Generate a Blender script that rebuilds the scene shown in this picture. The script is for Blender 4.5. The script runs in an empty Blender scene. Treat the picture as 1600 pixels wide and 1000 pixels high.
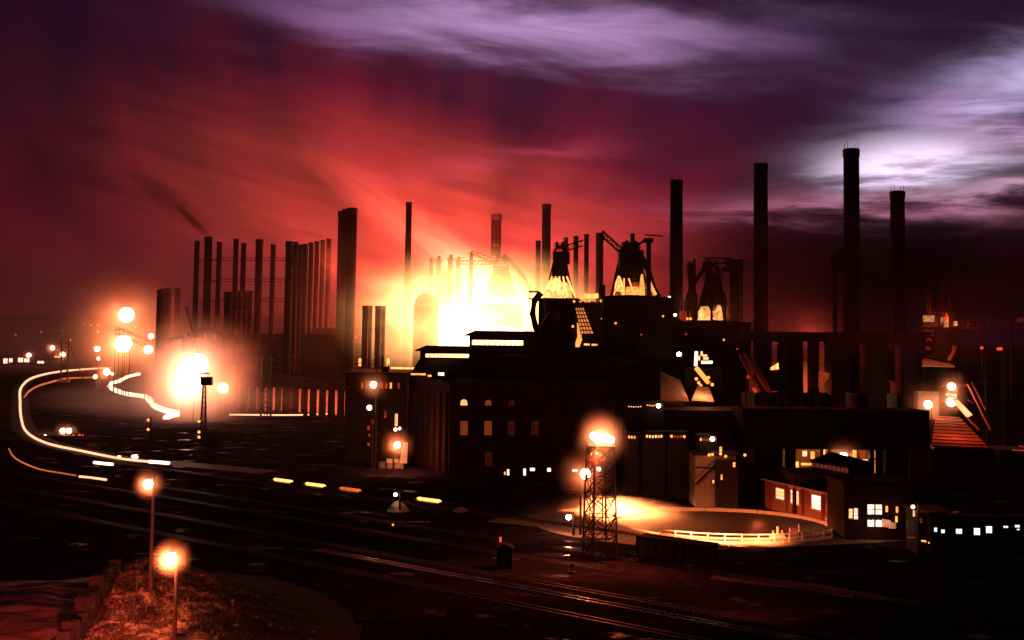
import bpy, bmesh, math, random
from mathutils import Vector, Matrix, Euler
random.seed(7)
S = bpy.context.scene
COL = S.collection
# ------------------------------------------------------------------ camera
F_PX = 1715.0
CAM_H = 39.0
PITCH, ROLL = math.radians(3.3), 0.012
cam_d = bpy.data.cameras.new('camera')
cam_d.sensor_width = 36.0
cam_d.lens = F_PX * 36.0 / 1600.0
cam_d.clip_end = 20000
cam_d.clip_start = 0.5
cam = bpy.data.objects.new('camera', cam_d)
COL.objects.link(cam)
cam.location = (0, 0, CAM_H)
# local axes: looks along +Y, pitched up, rolled so that things lean right at the top
ROT = Matrix.Rotation(math.pi/2 + PITCH, 3, 'X') @ Matrix.Rotation(ROLL, 3, 'Z')
cam.rotation_euler = ROT.to_euler()
HORIZON = 530.0
CX, CY = 800.0, 500.0
SHIFT_PX = (HORIZON - 500.0) - F_PX*math.tan(PITCH)   # picture centre moved so the horizon stays low in the frame
cam_d.shift_y = SHIFT_PX / 1600.0
S.camera = cam

def ray(px, py):
    x = (px - CX) / F_PX
    y = -(py - CY - SHIFT_PX) / F_PX
    y = (CY - py + SHIFT_PX) / F_PX
    return ROT @ Vector((x, y, -1.0))
def P(px, py, d):
    "world point at map distance d (metres along +Y)"
    r = ray(px, py)
    return Vector((0, 0, CAM_H)) + r * (d / r.y)
def G(px, py, z=0.0):
    "world point on the level z"
    r = ray(px, py)
    return Vector((0, 0, CAM_H)) + r * ((z - CAM_H) / r.z)
def m_per_px(d):
    return d / F_PX

# ------------------------------------------------------------------ node maths helper
class NT:
    def __init__(s, tree):
        s.t = tree; s.n = tree.nodes; s.l = tree.links
    def node(s, kind, **kw):
        n = s.n.new(kind)
        for k, v in kw.items(): setattr(n, k, v)
        return n
    def put(s, sock, v):
        if isinstance(v, (int, float)):
            sock.default_value = v
        elif isinstance(v, (tuple, list)):
            sock.default_value = tuple(v) + ((1,) if sock.type == 'RGBA' and len(v) == 3 else ())
        else: s.l.new(v, sock)
    def m(s, op, a, b=None, c=None, clamp=False):
        n = s.n.new('ShaderNodeMath'); n.operation = op; n.use_clamp = clamp
        s.put(n.inputs[0], a)
        if b is not None: s.put(n.inputs[1], b)
        if c is not None: s.put(n.inputs[2], c)
        return n.outputs[0]
    def xyz(s, x, y, z=0.0):
        n = s.n.new('ShaderNodeCombineXYZ')
        for i, v in enumerate((x, y, z)): s.put(n.inputs[i], v)
        return n.outputs[0]
    def noise(s, vec, scale=1.0, detail=3.0, rough=.5, dist=0.0):
        n = s.n.new('ShaderNodeTexNoise'); n.noise_dimensions = '3D'
        s.put(n.inputs['Vector'], vec); n.inputs['Scale'].default_value = scale
        n.inputs['Detail'].default_value = detail; n.inputs['Roughness'].default_value = rough
        n.inputs['Distortion'].default_value = dist
        return n.outputs[0]
    def ramp(s, v, stops, interp='LINEAR'):
        n = s.n.new('ShaderNodeValToRGB'); n.color_ramp.interpolation = interp
        e = n.color_ramp.elements
        while len(e) < len(stops): e.new(1)
        for i, (p, c) in enumerate(stops):
            e[i].position = p; e[i].color = tuple(c) + (1,) if len(c) == 3 else c
        s.put(n.inputs[0], v); return n.outputs[0]
    def smooth(s, v, a, b):
        n = s.n.new('ShaderNodeMapRange'); n.interpolation_type = 'SMOOTHSTEP'
        s.put(n.inputs[0], v); n.inputs[1].default_value = a; n.inputs[2].default_value = b
        return n.outputs[0]
    def col(s, v, c):           # value times colour
        n = s.n.new('ShaderNodeVectorMath'); n.operation = 'SCALE'
        if isinstance(c, (tuple, list)): n.inputs[0].default_value = c[:3]
        else: s.l.new(c, n.inputs[0])
        s.put(n.inputs[3], v); return n.outputs[0]
    def add(s, a, b):
        n = s.n.new('ShaderNodeVectorMath'); n.operation = 'ADD'
        s.put(n.inputs[0], a); s.put(n.inputs[1], b); return n.outputs[0]
    def mix(s, f, a, b):
        n = s.n.new('ShaderNodeMix'); n.data_type = 'RGBA'
        s.put(n.inputs[0], f); s.put(n.inputs[6], a); s.put(n.inputs[7], b); return n.outputs[2]

# ------------------------------------------------------------------ world: last dusk light and smoke-red cloud
W = bpy.data.worlds.new('World'); S.world = W; W.use_nodes = True
w = NT(W.node_tree); w.n.clear()
d = w.node('ShaderNodeTexCoord').outputs['Generated']
sx = w.node('ShaderNodeSeparateXYZ'); w.l.new(d, sx.inputs[0])
az = w.m('ARCTAN2', sx.outputs[0], sx.outputs[1])
el = w.m('ARCSINE', sx.outputs[2])
U = w.m('MULTIPLY', az, F_PX / 100)        # hundreds of picture pixels, 0 straight ahead
V = w.m('MULTIPLY', el, F_PX / 100)        # height above the horizon, same unit
def blob(cx, cy, rx, ry, ang=0.0, power=1.0, warp=None):
    "soft elliptical cloud patch; cx, cy in hundreds of pixels of azimuth and elevation"
    a = math.radians(ang)
    u = w.m('SUBTRACT', U, cx); v = w.m('SUBTRACT', V, cy)
    if warp is not None: v = w.m('ADD', v, warp)
    p = w.m('ADD', w.m('MULTIPLY', u, math.cos(a)/rx), w.m('MULTIPLY', v, math.sin(a)/rx))
    q = w.m('ADD', w.m('MULTIPLY', u, -math.sin(a)/ry), w.m('MULTIPLY', v, math.cos(a)/ry))
    r2 = w.m('ADD', w.m('POWER', w.m('ABSOLUTE', p), 2.0), w.m('POWER', w.m('ABSOLUTE', q), 2.0))
    return w.m('POWER', 2.718, w.m('MULTIPLY', r2, -power))
# wind-drawn streaks
vec1 = w.xyz(w.m('MULTIPLY', w.m('ADD', U, w.m('MULTIPLY', V, .5)), .22), w.m('MULTIPLY', w.m('ADD', V, w.m('MULTIPLY', U, .17)), 1.0), 3.1)
st1 = w.noise(vec1, 1.0, 5, .55, .5)
vec2 = w.xyz(w.m('MULTIPLY', U, .35), w.m('MULTIPLY', w.m('ADD', V, w.m('MULTIPLY', U, .02)), 2.2), 7.7)
st2 = w.noise(vec2, 1.0, 5, .6, .35)
# smoke fanning from the furnaces to the upper left: polar coordinates about the furnace
fu = w.m('SUBTRACT', U, 0.2); fv = w.m('SUBTRACT', V, -0.9)
fr = w.m('SQRT', w.m('ADD', w.m('MULTIPLY', fu, fu), w.m('MULTIPLY', fv, fv)))
fa = w.m('ARCTAN2', fv, fu)
fan = w.noise(w.xyz(w.m('ADD', w.m('MULTIPLY', fa, 3.2), w.m('MULTIPLY', fr, .16)), w.m('MULTIPLY', fr, .22), 1.3), 1.0, 4, .5, .3)
fanm = w.smooth(fan, .34, .70)
warp = w.m('MULTIPLY', w.m('SUBTRACT', st1, .5), 2.2)
warp2 = w.m('MULTIPLY', w.m('SUBTRACT', st2, .5), 1.3)
layers = []
def L(v, c): layers.append(w.col(v, c))
L(1.0, (.0035, .0016, .0060))
L(blob(4.5, 4.6, 9, 2.2), (.014, .0028, .017))                               # purple ground tone of the upper right
fanf = w.m('ADD', .5, w.m('MULTIPLY', w.m('MULTIPLY', w.m('SUBTRACT', fanm, .45), 1.3), w.smooth(fr, 1.2, 4.0)))
L(w.m('MULTIPLY', blob(-3.2, 2.0, 5.0, 2.3), w.m('ADD', .30, fanf)), (.115, .0030, .0085))  # red smoke
L(w.m('MULTIPLY', blob(-1.6, 1.4, 3.4, 1.4, -10), w.m('ADD', .1, w.m('MULTIPLY', fanf, 1.2))), (.24, .012, .015))
L(blob(-6.0, .3, 4.5, 1.3), (.085, .0055, .008))
L(w.m('MULTIPLY', blob(1.5, 1.5, 2.0, 1.6), 1.0), (.085, .003, .012))
s1m = w.smooth(st1, .36, .66); s2m = w.smooth(st2, .36, .64)
L(w.m('MULTIPLY', blob(0.3, 4.75, 3.0, .42, -3, 1, warp2), w.m('ADD', .12, s1m)), (.46, .27, .54))       # lilac bank, top centre
L(w.m('MULTIPLY', blob(-3.2, 5.1, 2.6, .30, -14, 1, warp), w.m('ADD', .2, s1m)), (.035, .010, .045))
L(w.m('MULTIPLY', blob(-.1, 2.85, 1.5, .16, 8, 1, warp2), w.m('ADD', .2, s2m)), (.22, .028, .048))
L(w.m('MULTIPLY', blob(8.2, 3.9, 1.5, .42, 10, 1, warp2), w.m('ADD', .15, s1m)), (.85, .68, 1.15))
L(w.m('MULTIPLY', blob(7.2, 3.3, 1.3, .28, -14, 1, warp), w.m('ADD', .1, s2m)), (.35, .20, .42))
L(w.m('MULTIPLY', blob(5.95, 2.65, 1.1, .38, 4, 1, warp2), w.m('ADD', .45, s2m)), (1.3, 1.0, 1.4))
L(w.m('MULTIPLY', blob(5.0, 2.05, 1.9, .15, 0, 1, warp2), w.m('ADD', .2, s2m)), (.55, .16, .26))
L(w.m('MULTIPLY', blob(8.5, 2.22, 1.6, .10, 1, 1, warp2), 1.0), (.85, .48, .66))
L(w.m('MULTIPLY', blob(8.4, 2.75, 1.2, .22, -12, 1, warp2), w.m('ADD', .0, s2m)), (.55, .26, .45))
tot = layers[0]
for x in layers[1:]: tot = w.add(tot, x)
# nothing but darkness below the horizon
tot = w.col(w.smooth(V, -2.0, 0.0), tot)
bg = w.node('ShaderNodeBackground'); w.l.new(tot, bg.inputs[0]); bg.inputs[1].default_value = 1.0
sky = w.node('ShaderNodeTexSky'); sky.sky_type = 'NISHITA'; sky.sun_disc = False
sky.altitude = 200; sky.sun_elevation = math.radians(-4); sky.sun_rotation = math.radians(28); sky.air_density = 1.5; sky.dust_density = 2.0
bg2 = w.node('ShaderNodeBackground'); w.l.new(sky.outputs[0], bg2.inputs[0]); bg2.inputs[1].default_value = .02
ad = w.node('ShaderNodeAddShader'); w.l.new(bg.outputs[0], ad.inputs[0]); w.l.new(bg2.outputs[0], ad.inputs[1])
wo = w.node('ShaderNodeOutputWorld'); w.l.new(ad.outputs[0], wo.inputs[0])

S.view_settings.view_transform = 'Standard'; S.view_settings.look = 'None'
S.view_settings.exposure = 0.0; S.view_settings.gamma = 1.0; S.view_settings.use_curve_mapping = False
S.render.engine = 'CYCLES'
S.cycles.max_bounces = 3; S.cycles.diffuse_bounces = 2; S.cycles.glossy_bounces = 2
S.cycles.volume_bounces = 0; S.cycles.transparent_max_bounces = 12
S.cycles.use_denoising = True
S.cycles.sample_clamp_indirect = 2.0
S.cycles.volume_step_rate = 1.0; S.cycles.volume_max_steps = 64

# ------------------------------------------------------------------ materials
MATS = {}
def surf(name, col, rough=.8, var=.45, scale=.6, bump=.25, metal=0.0, spec=.06, bscale=None, stretch=(1, 1, 1)):
    "a solid surface: colour broken up by two noises, fine relief"
    if name in MATS: return MATS[name]
    m = bpy.data.materials.new(name); m.use_nodes = True; t = NT(m.node_tree)
    b = t.n['Principled BSDF']
    tc = t.node('ShaderNodeTexCoord').outputs['Object']
    mp = t.node('ShaderNodeMapping'); t.l.new(tc, mp.inputs[0]); mp.inputs['Scale'].default_value = stretch
    v = mp.outputs[0]
    n1 = t.noise(v, scale, 5, .6); n2 = t.noise(v, scale*7, 3, .6)
    k = t.m('ADD', t.m('MULTIPLY', n1, .7), t.m('MULTIPLY', n2, .3))
    lo = [c*(1-var) for c in col]; hi = [min(1, c*(1+var)) for c in col]
    t.l.new(t.ramp(k, [(.3, lo), (.7, hi)]), b.inputs['Base Color'])
    t.l.new(t.m('ADD', rough-.12, t.m('MULTIPLY', n1, .24)), b.inputs['Roughness'])
    b.inputs['Metallic'].default_value = metal; b.inputs['Specular IOR Level'].default_value = spec
    bp = t.node('ShaderNodeBump'); bp.inputs['Strength'].default_value = bump; bp.inputs['Distance'].default_value = .15
    t.l.new(t.noise(v, bscale or scale*6, 4, .6), bp.inputs['Height']); t.l.new(bp.outputs[0], b.inputs['Normal'])
    MATS[name] = m; return m
def glow(name, col, strength, var=0.0, scale=1.0):
    "something that gives off light itself"
    if name in MATS: return MATS[name]
    m = bpy.data.materials.new(name); m.use_nodes = True; t = NT(m.node_tree); t.n.clear()
    e = t.node('ShaderNodeEmission'); e.inputs[0].default_value = (*col, 1)
    if var:
        tc = t.node('ShaderNodeTexCoord').outputs['Object']
        k = t.ramp(t.noise(tc, scale, 4, .6), [(.32, (1-var,)*3), (.68, (1,)*3)])
        t.l.new(t.m('MULTIPLY', k, strength), e.inputs[1])
    else: e.inputs[1].default_value = strength
    o = t.node('ShaderNodeOutputMaterial'); t.l.new(e.outputs[0], o.inputs[0])
    try: m.cycles.emission_sampling = 'NONE'
    except Exception: pass
    MATS[name] = m; return m

M_SOOT = surf('sooty_steel', (.012, .010, .010), .75, .5, .25)
M_STEEL = surf('dark_steel', (.016, .014, .013), .7, .5, .4, spec=.2)
M_LAT = surf('lattice_steel', (.05, .042, .038), .7, .4, .8)
M_BRICK = surf('sooty_brick', (.030, .015, .012), .9, .5, .35, .4, bscale=5)
M_REDBRICK = surf('red_brick', (.26, .085, .055), .9, .35, .5, .5, bscale=6)
M_ROOF = surf('tarred_roof', (.012, .011, .011), .8, .5, .3)
M_CORR = surf('corrugated_iron', (.030, .020, .016), .65, .4, .4, .6, stretch=(6, 6, .4))
M_CONC = surf('stained_concrete', (.30, .25, .21), .9, .35, .3, .35)
M_WOOD = surf('weathered_wood', (.060, .045, .035), .9, .5, 1.2, .4, stretch=(4, 4, .5))
M_RAIL = surf('worn_rail_steel', (.05, .035, .03), .5, .3, 1.0, .05, spec=.15)
M_PUD = surf('puddle_water', (.01, .01, .01), .22, .1, .3, .15, spec=.5)
M_SHINY = surf('polished_rail_steel', (.32, .28, .26), .22, .3, 1.0, .03, metal=1.0)
M_PAINT = surf('white_paint', (.75, .70, .65), .6, .2, 2.0, .1)
M_CAR = surf('freight_car_red', (.014, .008, .007), .8, .45, .8)
M_STONE = surf('rough_stone', (.022, .016, .014), .95, .5, .9, .8)
M_WIRE = surf('wire', (.02, .02, .02), .7, .2, 1)
M_TRIM = surf('pale_stone_trim', (.42, .32, .26), .85, .25, 1.0)
E_WHITE = glow('lamp_white_hot', (1.0, .62, .36), 30)
E_LAMP = glow('lamp_far', (1.0, .55, .34), 7)
E_HOT = glow('incandescent_metal', (1.0, .34, .09), 5, .85, .6)
E_ORANGE = glow('orange_hot_metal', (1.0, .30, .06), 3.2, .6, .5)
E_RED = glow('dull_red_hot_metal', (.75, .06, .018), .9, .8, .6)
E_WIN = glow('lit_window_glass', (1.0, .46, .20), 2.6, .6, 1.3)
E_WINW = glow('bright_window_glass', (1.0, .72, .52), 3.0, .65, 1.1)
E_WIND = glow('dim_window_glass', (.42, .050, .022), .55, .75, 1.2)
E_BLUE = glow('cold_window_glass', (.78, .84, 1.0), 2.4, .5, 1.0)
E_REDLAMP = glow('red_signal_lens', (1.0, .05, .02), 2.0)
E_TRAIL = glow('headlight_glow', (1.0, .50, .26), 1.9, .3, .05)
E_TRAILD = glow('faint_light_glow', (1.0, .20, .07), .85, .5, .05)
E_TRAILW = glow('fat_trail_glow', (1.0, .66, .42), 5.0, .4, .06)  # glow of the fat zigzag light trail

# ------------------------------------------------------------------ mesh building
def wloc(o):
    v = Vector((0, 0, 0))
    while o is not None:
        v += Vector(o.location); o = o.parent
    return v
class MB:
    "collects shapes in world coordinates and links them as one mesh object"
    def __init__(s): s.v = []; s.f = []
    def mesh(s, vs, fs):
        n = len(s.v); s.v += [Vector(v) for v in vs]; s.f += [tuple(i+n for i in f) for f in fs]; return s
    def box(s, lo, hi):
        (a, b, c), (d, e, f) = lo, hi
        return s.mesh([(a,b,c),(d,b,c),(d,e,c),(a,e,c),(a,b,f),(d,b,f),(d,e,f),(a,e,f)],
                      [(0,3,2,1),(4,5,6,7),(0,1,5,4),(1,2,6,5),(2,3,7,6),(3,0,4,7)])
    def prism(s, base, top):
        n = len(base); vs = list(base)+list(top)
        return s.mesh(vs, [tuple(range(n-1, -1, -1)), tuple(range(n, 2*n))] + [(i, (i+1)%n, n+(i+1)%n, n+i) for i in range(n)])
    def beam(s, a, b, w, h=None):
        a, b = Vector(a), Vector(b); h = h or w; z = (b-a).normalized()
        x = z.cross(Vector((0, 0, 1)));  x = Vector((1, 0, 0)) if x.length < 1e-3 else x.normalized()
        y = z.cross(x); c = [x*w/2+y*h/2, -x*w/2+y*h/2, -x*w/2-y*h/2, x*w/2-y*h/2]
        return s.prism([a+k for k in c], [b+k for k in c])
    def cyl(s, a, b, r1, r2=None, n=14, hollow=0.0):
        a, b = Vector(a), Vector(b); r2 = r1 if r2 is None else r2; z = (b-a).normalized()
        x = z.cross(Vector((0, 0, 1))); x = Vector((1, 0, 0)) if x.length < 1e-3 else x.normalized()
        y = z.cross(x); ring = lambda c, r: [c+(x*math.cos(t)+y*math.sin(t))*r for t in [2*math.pi*i/n for i in range(n)]]
        if not hollow: return s.prism(ring(a, r1), ring(b, r2))
        vs = ring(a, r1)+ring(b, r2)+ring(b, r2*(1-hollow))+ring(b-z*r2*2, r2*(1-hollow)); fs = []
        for k in range(3): fs += [(k*n+i, k*n+(i+1)%n, (k+1)*n+(i+1)%n, (k+1)*n+i) for i in range(n)]
        return s.mesh(vs, fs+[tuple(range(n-1, -1, -1)), tuple(range(3*n, 4*n))])
    def lathe(s, c, prof, n=18, axis=None):
        "prof: list of (radius, height) about the vertical through c"
        c = Vector(c); vs = []
        for r, z in prof:
            vs += [c+Vector((r*math.cos(2*math.pi*i/n), r*math.sin(2*math.pi*i/n), z)) for i in range(n)]
        fs = []
        for k in range(len(prof)-1): fs += [(k*n+i, k*n+(i+1)%n, (k+1)*n+(i+1)%n, (k+1)*n+i) for i in range(n)]
        return s.mesh(vs, fs+[tuple(range(n-1, -1, -1)), tuple(range((len(prof)-1)*n, len(prof)*n))])
    def ball(s, c, r, n=12, m=7):
        return s.lathe(c, [(max(r*math.sin(math.pi*k/m), r*.02), -r*math.cos(math.pi*k/m)) for k in range(m+1)], n)
    def tube(s, pts, r, n=8):
        pts = [Vector(p) for p in pts]; rs = r if isinstance(r, (list, tuple)) else [r]*len(pts); vs = []; fs = []
        for i, p in enumerate(pts):
            t = (pts[min(i+1, len(pts)-1)]-pts[max(i-1, 0)]).normalized()
            x = t.cross(Vector((0, 0, 1))); x = Vector((1, 0, 0)) if x.length < 1e-3 else x.normalized(); y = t.cross(x)
            vs += [p+(x*math.cos(2*math.pi*k/n)+y*math.sin(2*math.pi*k/n))*rs[i] for k in range(n)]
        for j in range(len(pts)-1): fs += [(j*n+k, j*n+(k+1)%n, (j+1)*n+(k+1)%n, (j+1)*n+k) for k in range(n)]
        return s.mesh(vs, fs+[tuple(range(n-1, -1, -1)), tuple(range((len(pts)-1)*n, len(pts)*n))])
    def build(s, name, mat, parent=None, smooth=False, kind=None, label=None):
        me = bpy.data.meshes.new(name)
        if parent is not None: off = wloc(parent); loc = Vector((0, 0, 0))
        else:
            xs = [v.x for v in s.v]; ys = [v.y for v in s.v]; zs = [v.z for v in s.v]
            off = Vector(((min(xs)+max(xs))/2, (min(ys)+max(ys))/2, min(zs))); loc = off
        me.from_pydata([tuple(v-off) for v in s.v], [], s.f); me.update()
        bm = bmesh.new(); bm.from_mesh(me); bmesh.ops.recalc_face_normals(bm, faces=bm.faces); bm.to_mesh(me); bm.free()
        if smooth:
            for p in me.polygons: p.use_smooth = len(p.vertices) == 4
        me.materials.append(mat)
        o = bpy.data.objects.new(name, me); COL.objects.link(o); o.location = loc
        if parent is not None: o.parent = parent
        if kind: o['kind'] = kind
        if label: o['label'] = label
        return o
def thing(name, label, cat, loc, group=None):
    o = bpy.data.objects.new(name, None); COL.objects.link(o); o.location = loc; o.empty_display_size = .5
    o['label'] = label; o['category'] = cat
    if group: o['group'] = group
    return o
def tag(o, label, cat, group=None):
    o['label'] = label; o['category'] = cat
    if group: o['group'] = group
    return o
_unit = None
def bar(name, a, b, w, mat, parent, h=None):
    "one straight member as an object of its own; all share one box mesh per material"
    key = 'bar_' + mat.name
    me = bpy.data.meshes.get(key)
    if me is None:
        q = MB().box((-.5, -.5, -.5), (.5, .5, .5)); me = bpy.data.meshes.new(key)
        me.from_pydata([tuple(v) for v in q.v], [], q.f); me.materials.append(mat)
    o = bpy.data.objects.new(name, me); COL.objects.link(o)
    a, b = Vector(a), Vector(b); z = (b-a); L_ = z.length
    o.rotation_mode = 'QUATERNION'; o.rotation_quaternion = z.to_track_quat('Z', 'X')
    o.scale = (w, h or w, L_); o.location = (a+b)/2 - (wloc(parent) if parent else Vector())
    if parent: o.parent = parent
    return o
def copy_tree(o, parent=None):
    c = o.copy(); COL.objects.link(c); c.parent = parent
    for ch in list(o.children): copy_tree(ch, c)
    return c
def point(parent, loc, power, col=(1, .40, .18), r=.4):
    l = bpy.data.lights.new('lamp_light', 'POINT'); l.energy = power; l.color = col; l.shadow_soft_size = r  # also used for added lights that have no fixture
    o = bpy.data.objects.new('lamp_light', l); COL.objects.link(o)
    o.location = Vector(loc) - (wloc(parent) if parent else Vector())
    if parent: o.parent = parent
    return o
def spot(parent, loc, target, power, col=(1, .2, .06), ang=110, r=.4):
    l = bpy.data.lights.new('flood_beam', 'SPOT'); l.energy = power; l.color = col; l.shadow_soft_size = r; l.spot_size = math.radians(ang); l.spot_blend = .9
    o = bpy.data.objects.new('flood_beam', l); COL.objects.link(o); o.location = Vector(loc)-(wloc(parent) if parent else Vector())
    o.rotation_mode = 'QUATERNION'; o.rotation_quaternion = (Vector(target)-Vector(loc)).to_track_quat('-Z', 'Y')
    if parent: o.parent = parent
    return o
def volume(name, c, rad, dens, col, parent=None, noise=0.0, nscale=3.0, emit=0.0, ecol=(1, .4, .1), aniso=0.0, soft=2.2, rot=None, nstretch=(1, 1, 1), step=None):
    "a soft ellipsoid of smoke, mist or burning gas"
    q = MB().ball((0, 0, 0), 1.0, 20, 10)
    me = bpy.data.meshes.new(name); me.from_pydata([tuple(v) for v in q.v], [], q.f)
    o = bpy.data.objects.new(name, me); COL.objects.link(o); o['kind'] = 'stuff'
    o.location = Vector(c) - (wloc(parent) if parent else Vector()); o.scale = rad
    if rot: o.rotation_euler = rot
    if parent: o.parent = parent
    m = bpy.data.materials.new(name); m.use_nodes = True; t = NT(m.node_tree); t.n.clear()
    tc = t.node('ShaderNodeTexCoord').outputs['Object']
    ln = t.node('ShaderNodeVectorMath', operation='LENGTH'); t.l.new(tc, ln.inputs[0])
    f = t.m('POWER', t.m('MAXIMUM', t.m('SUBTRACT', 1.0, ln.outputs['Value']), 0.0), soft)
    if noise:
        mp = t.node('ShaderNodeMapping'); t.l.new(tc, mp.inputs[0]); mp.inputs['Scale'].default_value = nstretch
        k = t.smooth(t.noise(mp.outputs[0], nscale, 4, .55, .6), .5-.22, .5+.2)
        f = t.m('MULTIPLY', f, t.m('ADD', 1-noise, t.m('MULTIPLY', k, noise*1.6)))
    v = t.node('ShaderNodeVolumePrincipled'); v.inputs['Color'].default_value = (*col, 1)
    v.inputs['Anisotropy'].default_value = aniso
    t.l.new(t.m('MULTIPLY', f, dens), v.inputs['Density'])
    if emit:
        t.l.new(t.m('MULTIPLY', f, emit), v.inputs['Emission Strength']); v.inputs['Emission Color'].default_value = (*ecol, 1)
    out = t.node('ShaderNodeOutputMaterial'); t.l.new(v.outputs[0], out.inputs['Volume'])
    me.materials.append(m)
    return o

# ------------------------------------------------------------------ terrain
def sm(x, a, b):
    t = max(0.0, min(1.0, (x-a)/(b-a))); return t*t*(3-2*t)
from mathutils import noise as mn
def hill(x, y):
    "far land: level by the plant, hills beyond 1.1 km, higher on the left"
    k = sm(y, 1550, 2700)
    if k == 0: return 0.0
    left = sm(-x, -500, 500)
    return k*(24+62*left + 26*mn.noise(Vector((x/520, y/700, 0))) + 9*mn.noise(Vector((x/140, y/180, 5))))
def mound(x, y):
    g = 7.6*math.exp(-((x+50)/11.5)**2-((y-153)/15)**2) + 1.6*math.exp(-((x+38)/10)**2-((y-146)/15)**2) + 2.2*math.exp(-((x+44)/16)**2-((y-128)/18)**2)
    k = sm(x, -57.5-(155-y)*-.10, -52.2-(155-y)*-.10)          # cut off by the wall on the left
    g *= .06+.94*k
    n = mn.noise(Vector((x*.35, y*.35, 2)))*.55 + mn.noise(Vector((x*1.1, y*1.1, 7)))*.22 + mn.noise(Vector((x*2.6, y*2.6, 9)))*.08
    return g + n*min(1, g/2.0) - .12
def onground(px, py, extra=0.0):
    "where the line of sight of (px, py) meets the land raised by extra"
    r = ray(px, py); o = Vector((0, 0, CAM_H)); t = 60.0
    while t < 4200:
        p = o+r*t/r.y*1.0
        if p.z <= hill(p.x, p.y)+extra: return p
        t += 3.0
    return p
def grid_mesh(name, xs, ys, hf, mat, smooth=True):
    vs = [(x, y, hf(x, y)) for y in ys for x in xs]; nx = len(xs)
    fs = [(j*nx+i, j*nx+i+1, (j+1)*nx+i+1, (j+1)*nx+i) for j in range(len(ys)-1) for i in range(nx-1)]
    me = bpy.data.meshes.new(name); me.from_pydata(vs, [], fs)
    for p in me.polygons: p.use_smooth = smooth
    me.materials.append(mat); o = bpy.data.objects.new(name, me); COL.objects.link(o); o['kind'] = 'structure'
    return o
def span(a, b, n): return [a+(b-a)*i/(n-1) for i in range(n)]

# wet cinder ground: dark, glossy where puddles stand
def ground_mat():
    m = bpy.data.materials.new('cinder_ground'); m.use_nodes = True; t = NT(m.node_tree); b = t.n['Principled BSDF']
    tc = t.node('ShaderNodeTexCoord').outputs['Object']
    mp = t.node('ShaderNodeMapping'); t.l.new(tc, mp.inputs[0]); mp.inputs['Rotation'].default_value = (0, 0, math.radians(37.6)); mp.inputs['Scale'].default_value = (.6, 1, 1)
    v = mp.outputs[0]
    n1 = t.noise(v, .06, 6, .6); n2 = t.noise(v, .5, 5, .65); n3 = t.noise(tc, 3.0, 4, .6)
    k = t.m('ADD', t.m('MULTIPLY', n1, .5), t.m('ADD', t.m('MULTIPLY', n2, .3), t.m('MULTIPLY', n3, .2)))
    t.l.new(t.ramp(k, [(.36, (.006, .005, .005)), (.50, (.014, .011, .010)), (.64, (.034, .015, .05))]), b.inputs['Base Color'])
    wet = t.smooth(t.noise(v, .16, 5, .7), .58, .66)
    t.l.new(t.m('SUBTRACT', .92, t.m('MULTIPLY', wet, .45)), b.inputs['Roughness']); t.l.new(t.m('MULTIPLY', wet, .09), b.inputs['Specular IOR Level'])
    bp = t.node('ShaderNodeBump'); bp.inputs['Strength'].default_value = .5; bp.inputs['Distance'].default_value = .12
    t.l.new(t.m('ADD', n2, t.m('MULTIPLY', n3, .5)), bp.inputs['Height']); t.l.new(bp.outputs[0], b.inputs['Normal'])
    return m
GM = ground_mat()
grid_mesh('ground', span(-6000, 6000, 61), [-300, 0, 300, 700, 1000]+span(1100, 2900, 37)+[3200, 4200, 6500], hill, GM)
def mound_mat():
    m = bpy.data.materials.new('slag_bank'); m.use_nodes = True; t = NT(m.node_tree); b = t.n['Principled BSDF']
    tc = t.node('ShaderNodeTexCoord').outputs['Object']
    n1 = t.noise(tc, .35, 6, .68, .6); n2 = t.noise(tc, 2.2, 4, .65)
    k = t.m('ADD', t.m('MULTIPLY', n1, .65), t.m('MULTIPLY', n2, .35))
    sp = t.node('ShaderNodeSeparateXYZ'); t.l.new(tc, sp.inputs[0])
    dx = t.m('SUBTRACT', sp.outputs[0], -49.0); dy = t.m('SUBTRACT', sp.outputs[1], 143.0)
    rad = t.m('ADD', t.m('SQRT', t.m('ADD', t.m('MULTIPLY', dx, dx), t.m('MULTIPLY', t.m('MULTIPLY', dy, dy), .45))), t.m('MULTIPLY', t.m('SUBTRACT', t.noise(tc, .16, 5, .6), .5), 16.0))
    far_ = t.smooth(rad, 9.0, 17.0)                  # pale patch paints the near lamp's pool of light, fading to black cinders
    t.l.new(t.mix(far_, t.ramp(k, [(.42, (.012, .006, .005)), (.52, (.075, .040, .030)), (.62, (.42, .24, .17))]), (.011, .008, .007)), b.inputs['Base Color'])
    b.inputs['Roughness'].default_value = .9; b.inputs['Specular IOR Level'].default_value = .1
    bp = t.node('ShaderNodeBump'); bp.inputs['Strength'].default_value = .9; bp.inputs['Distance'].default_value = .4
    t.l.new(k, bp.inputs['Height']); t.l.new(bp.outputs[0], b.inputs['Normal']); return m
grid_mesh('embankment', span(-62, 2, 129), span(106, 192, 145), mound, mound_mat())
def ripple(x, y):
    e = min(sm(x, -128, -112), sm(-x, 53, 56), sm(y, 92, 104), sm(-y, -178, -160))
    a = x*.45+y*1.0+2.2*mn.noise(Vector((x*.12, y*.12, 1)))
    r = .16*math.sin(a*1.35)+.30*mn.noise(Vector((x*.16, y*.42, 4)))+.12*mn.noise(Vector((x*.5, y*1.1, 8)))
    b = 3.0*sm(x, -84, -62)*sm(y, 118, 150)                     # rises towards the bank
    rut = -.30*(math.exp(-((x+72+(y-120)*.46)/.5)**2)+math.exp(-((x+68.6+(y-120)*.46)/.5)**2))
    return e*(r+b+.45+rut)-.05
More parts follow.
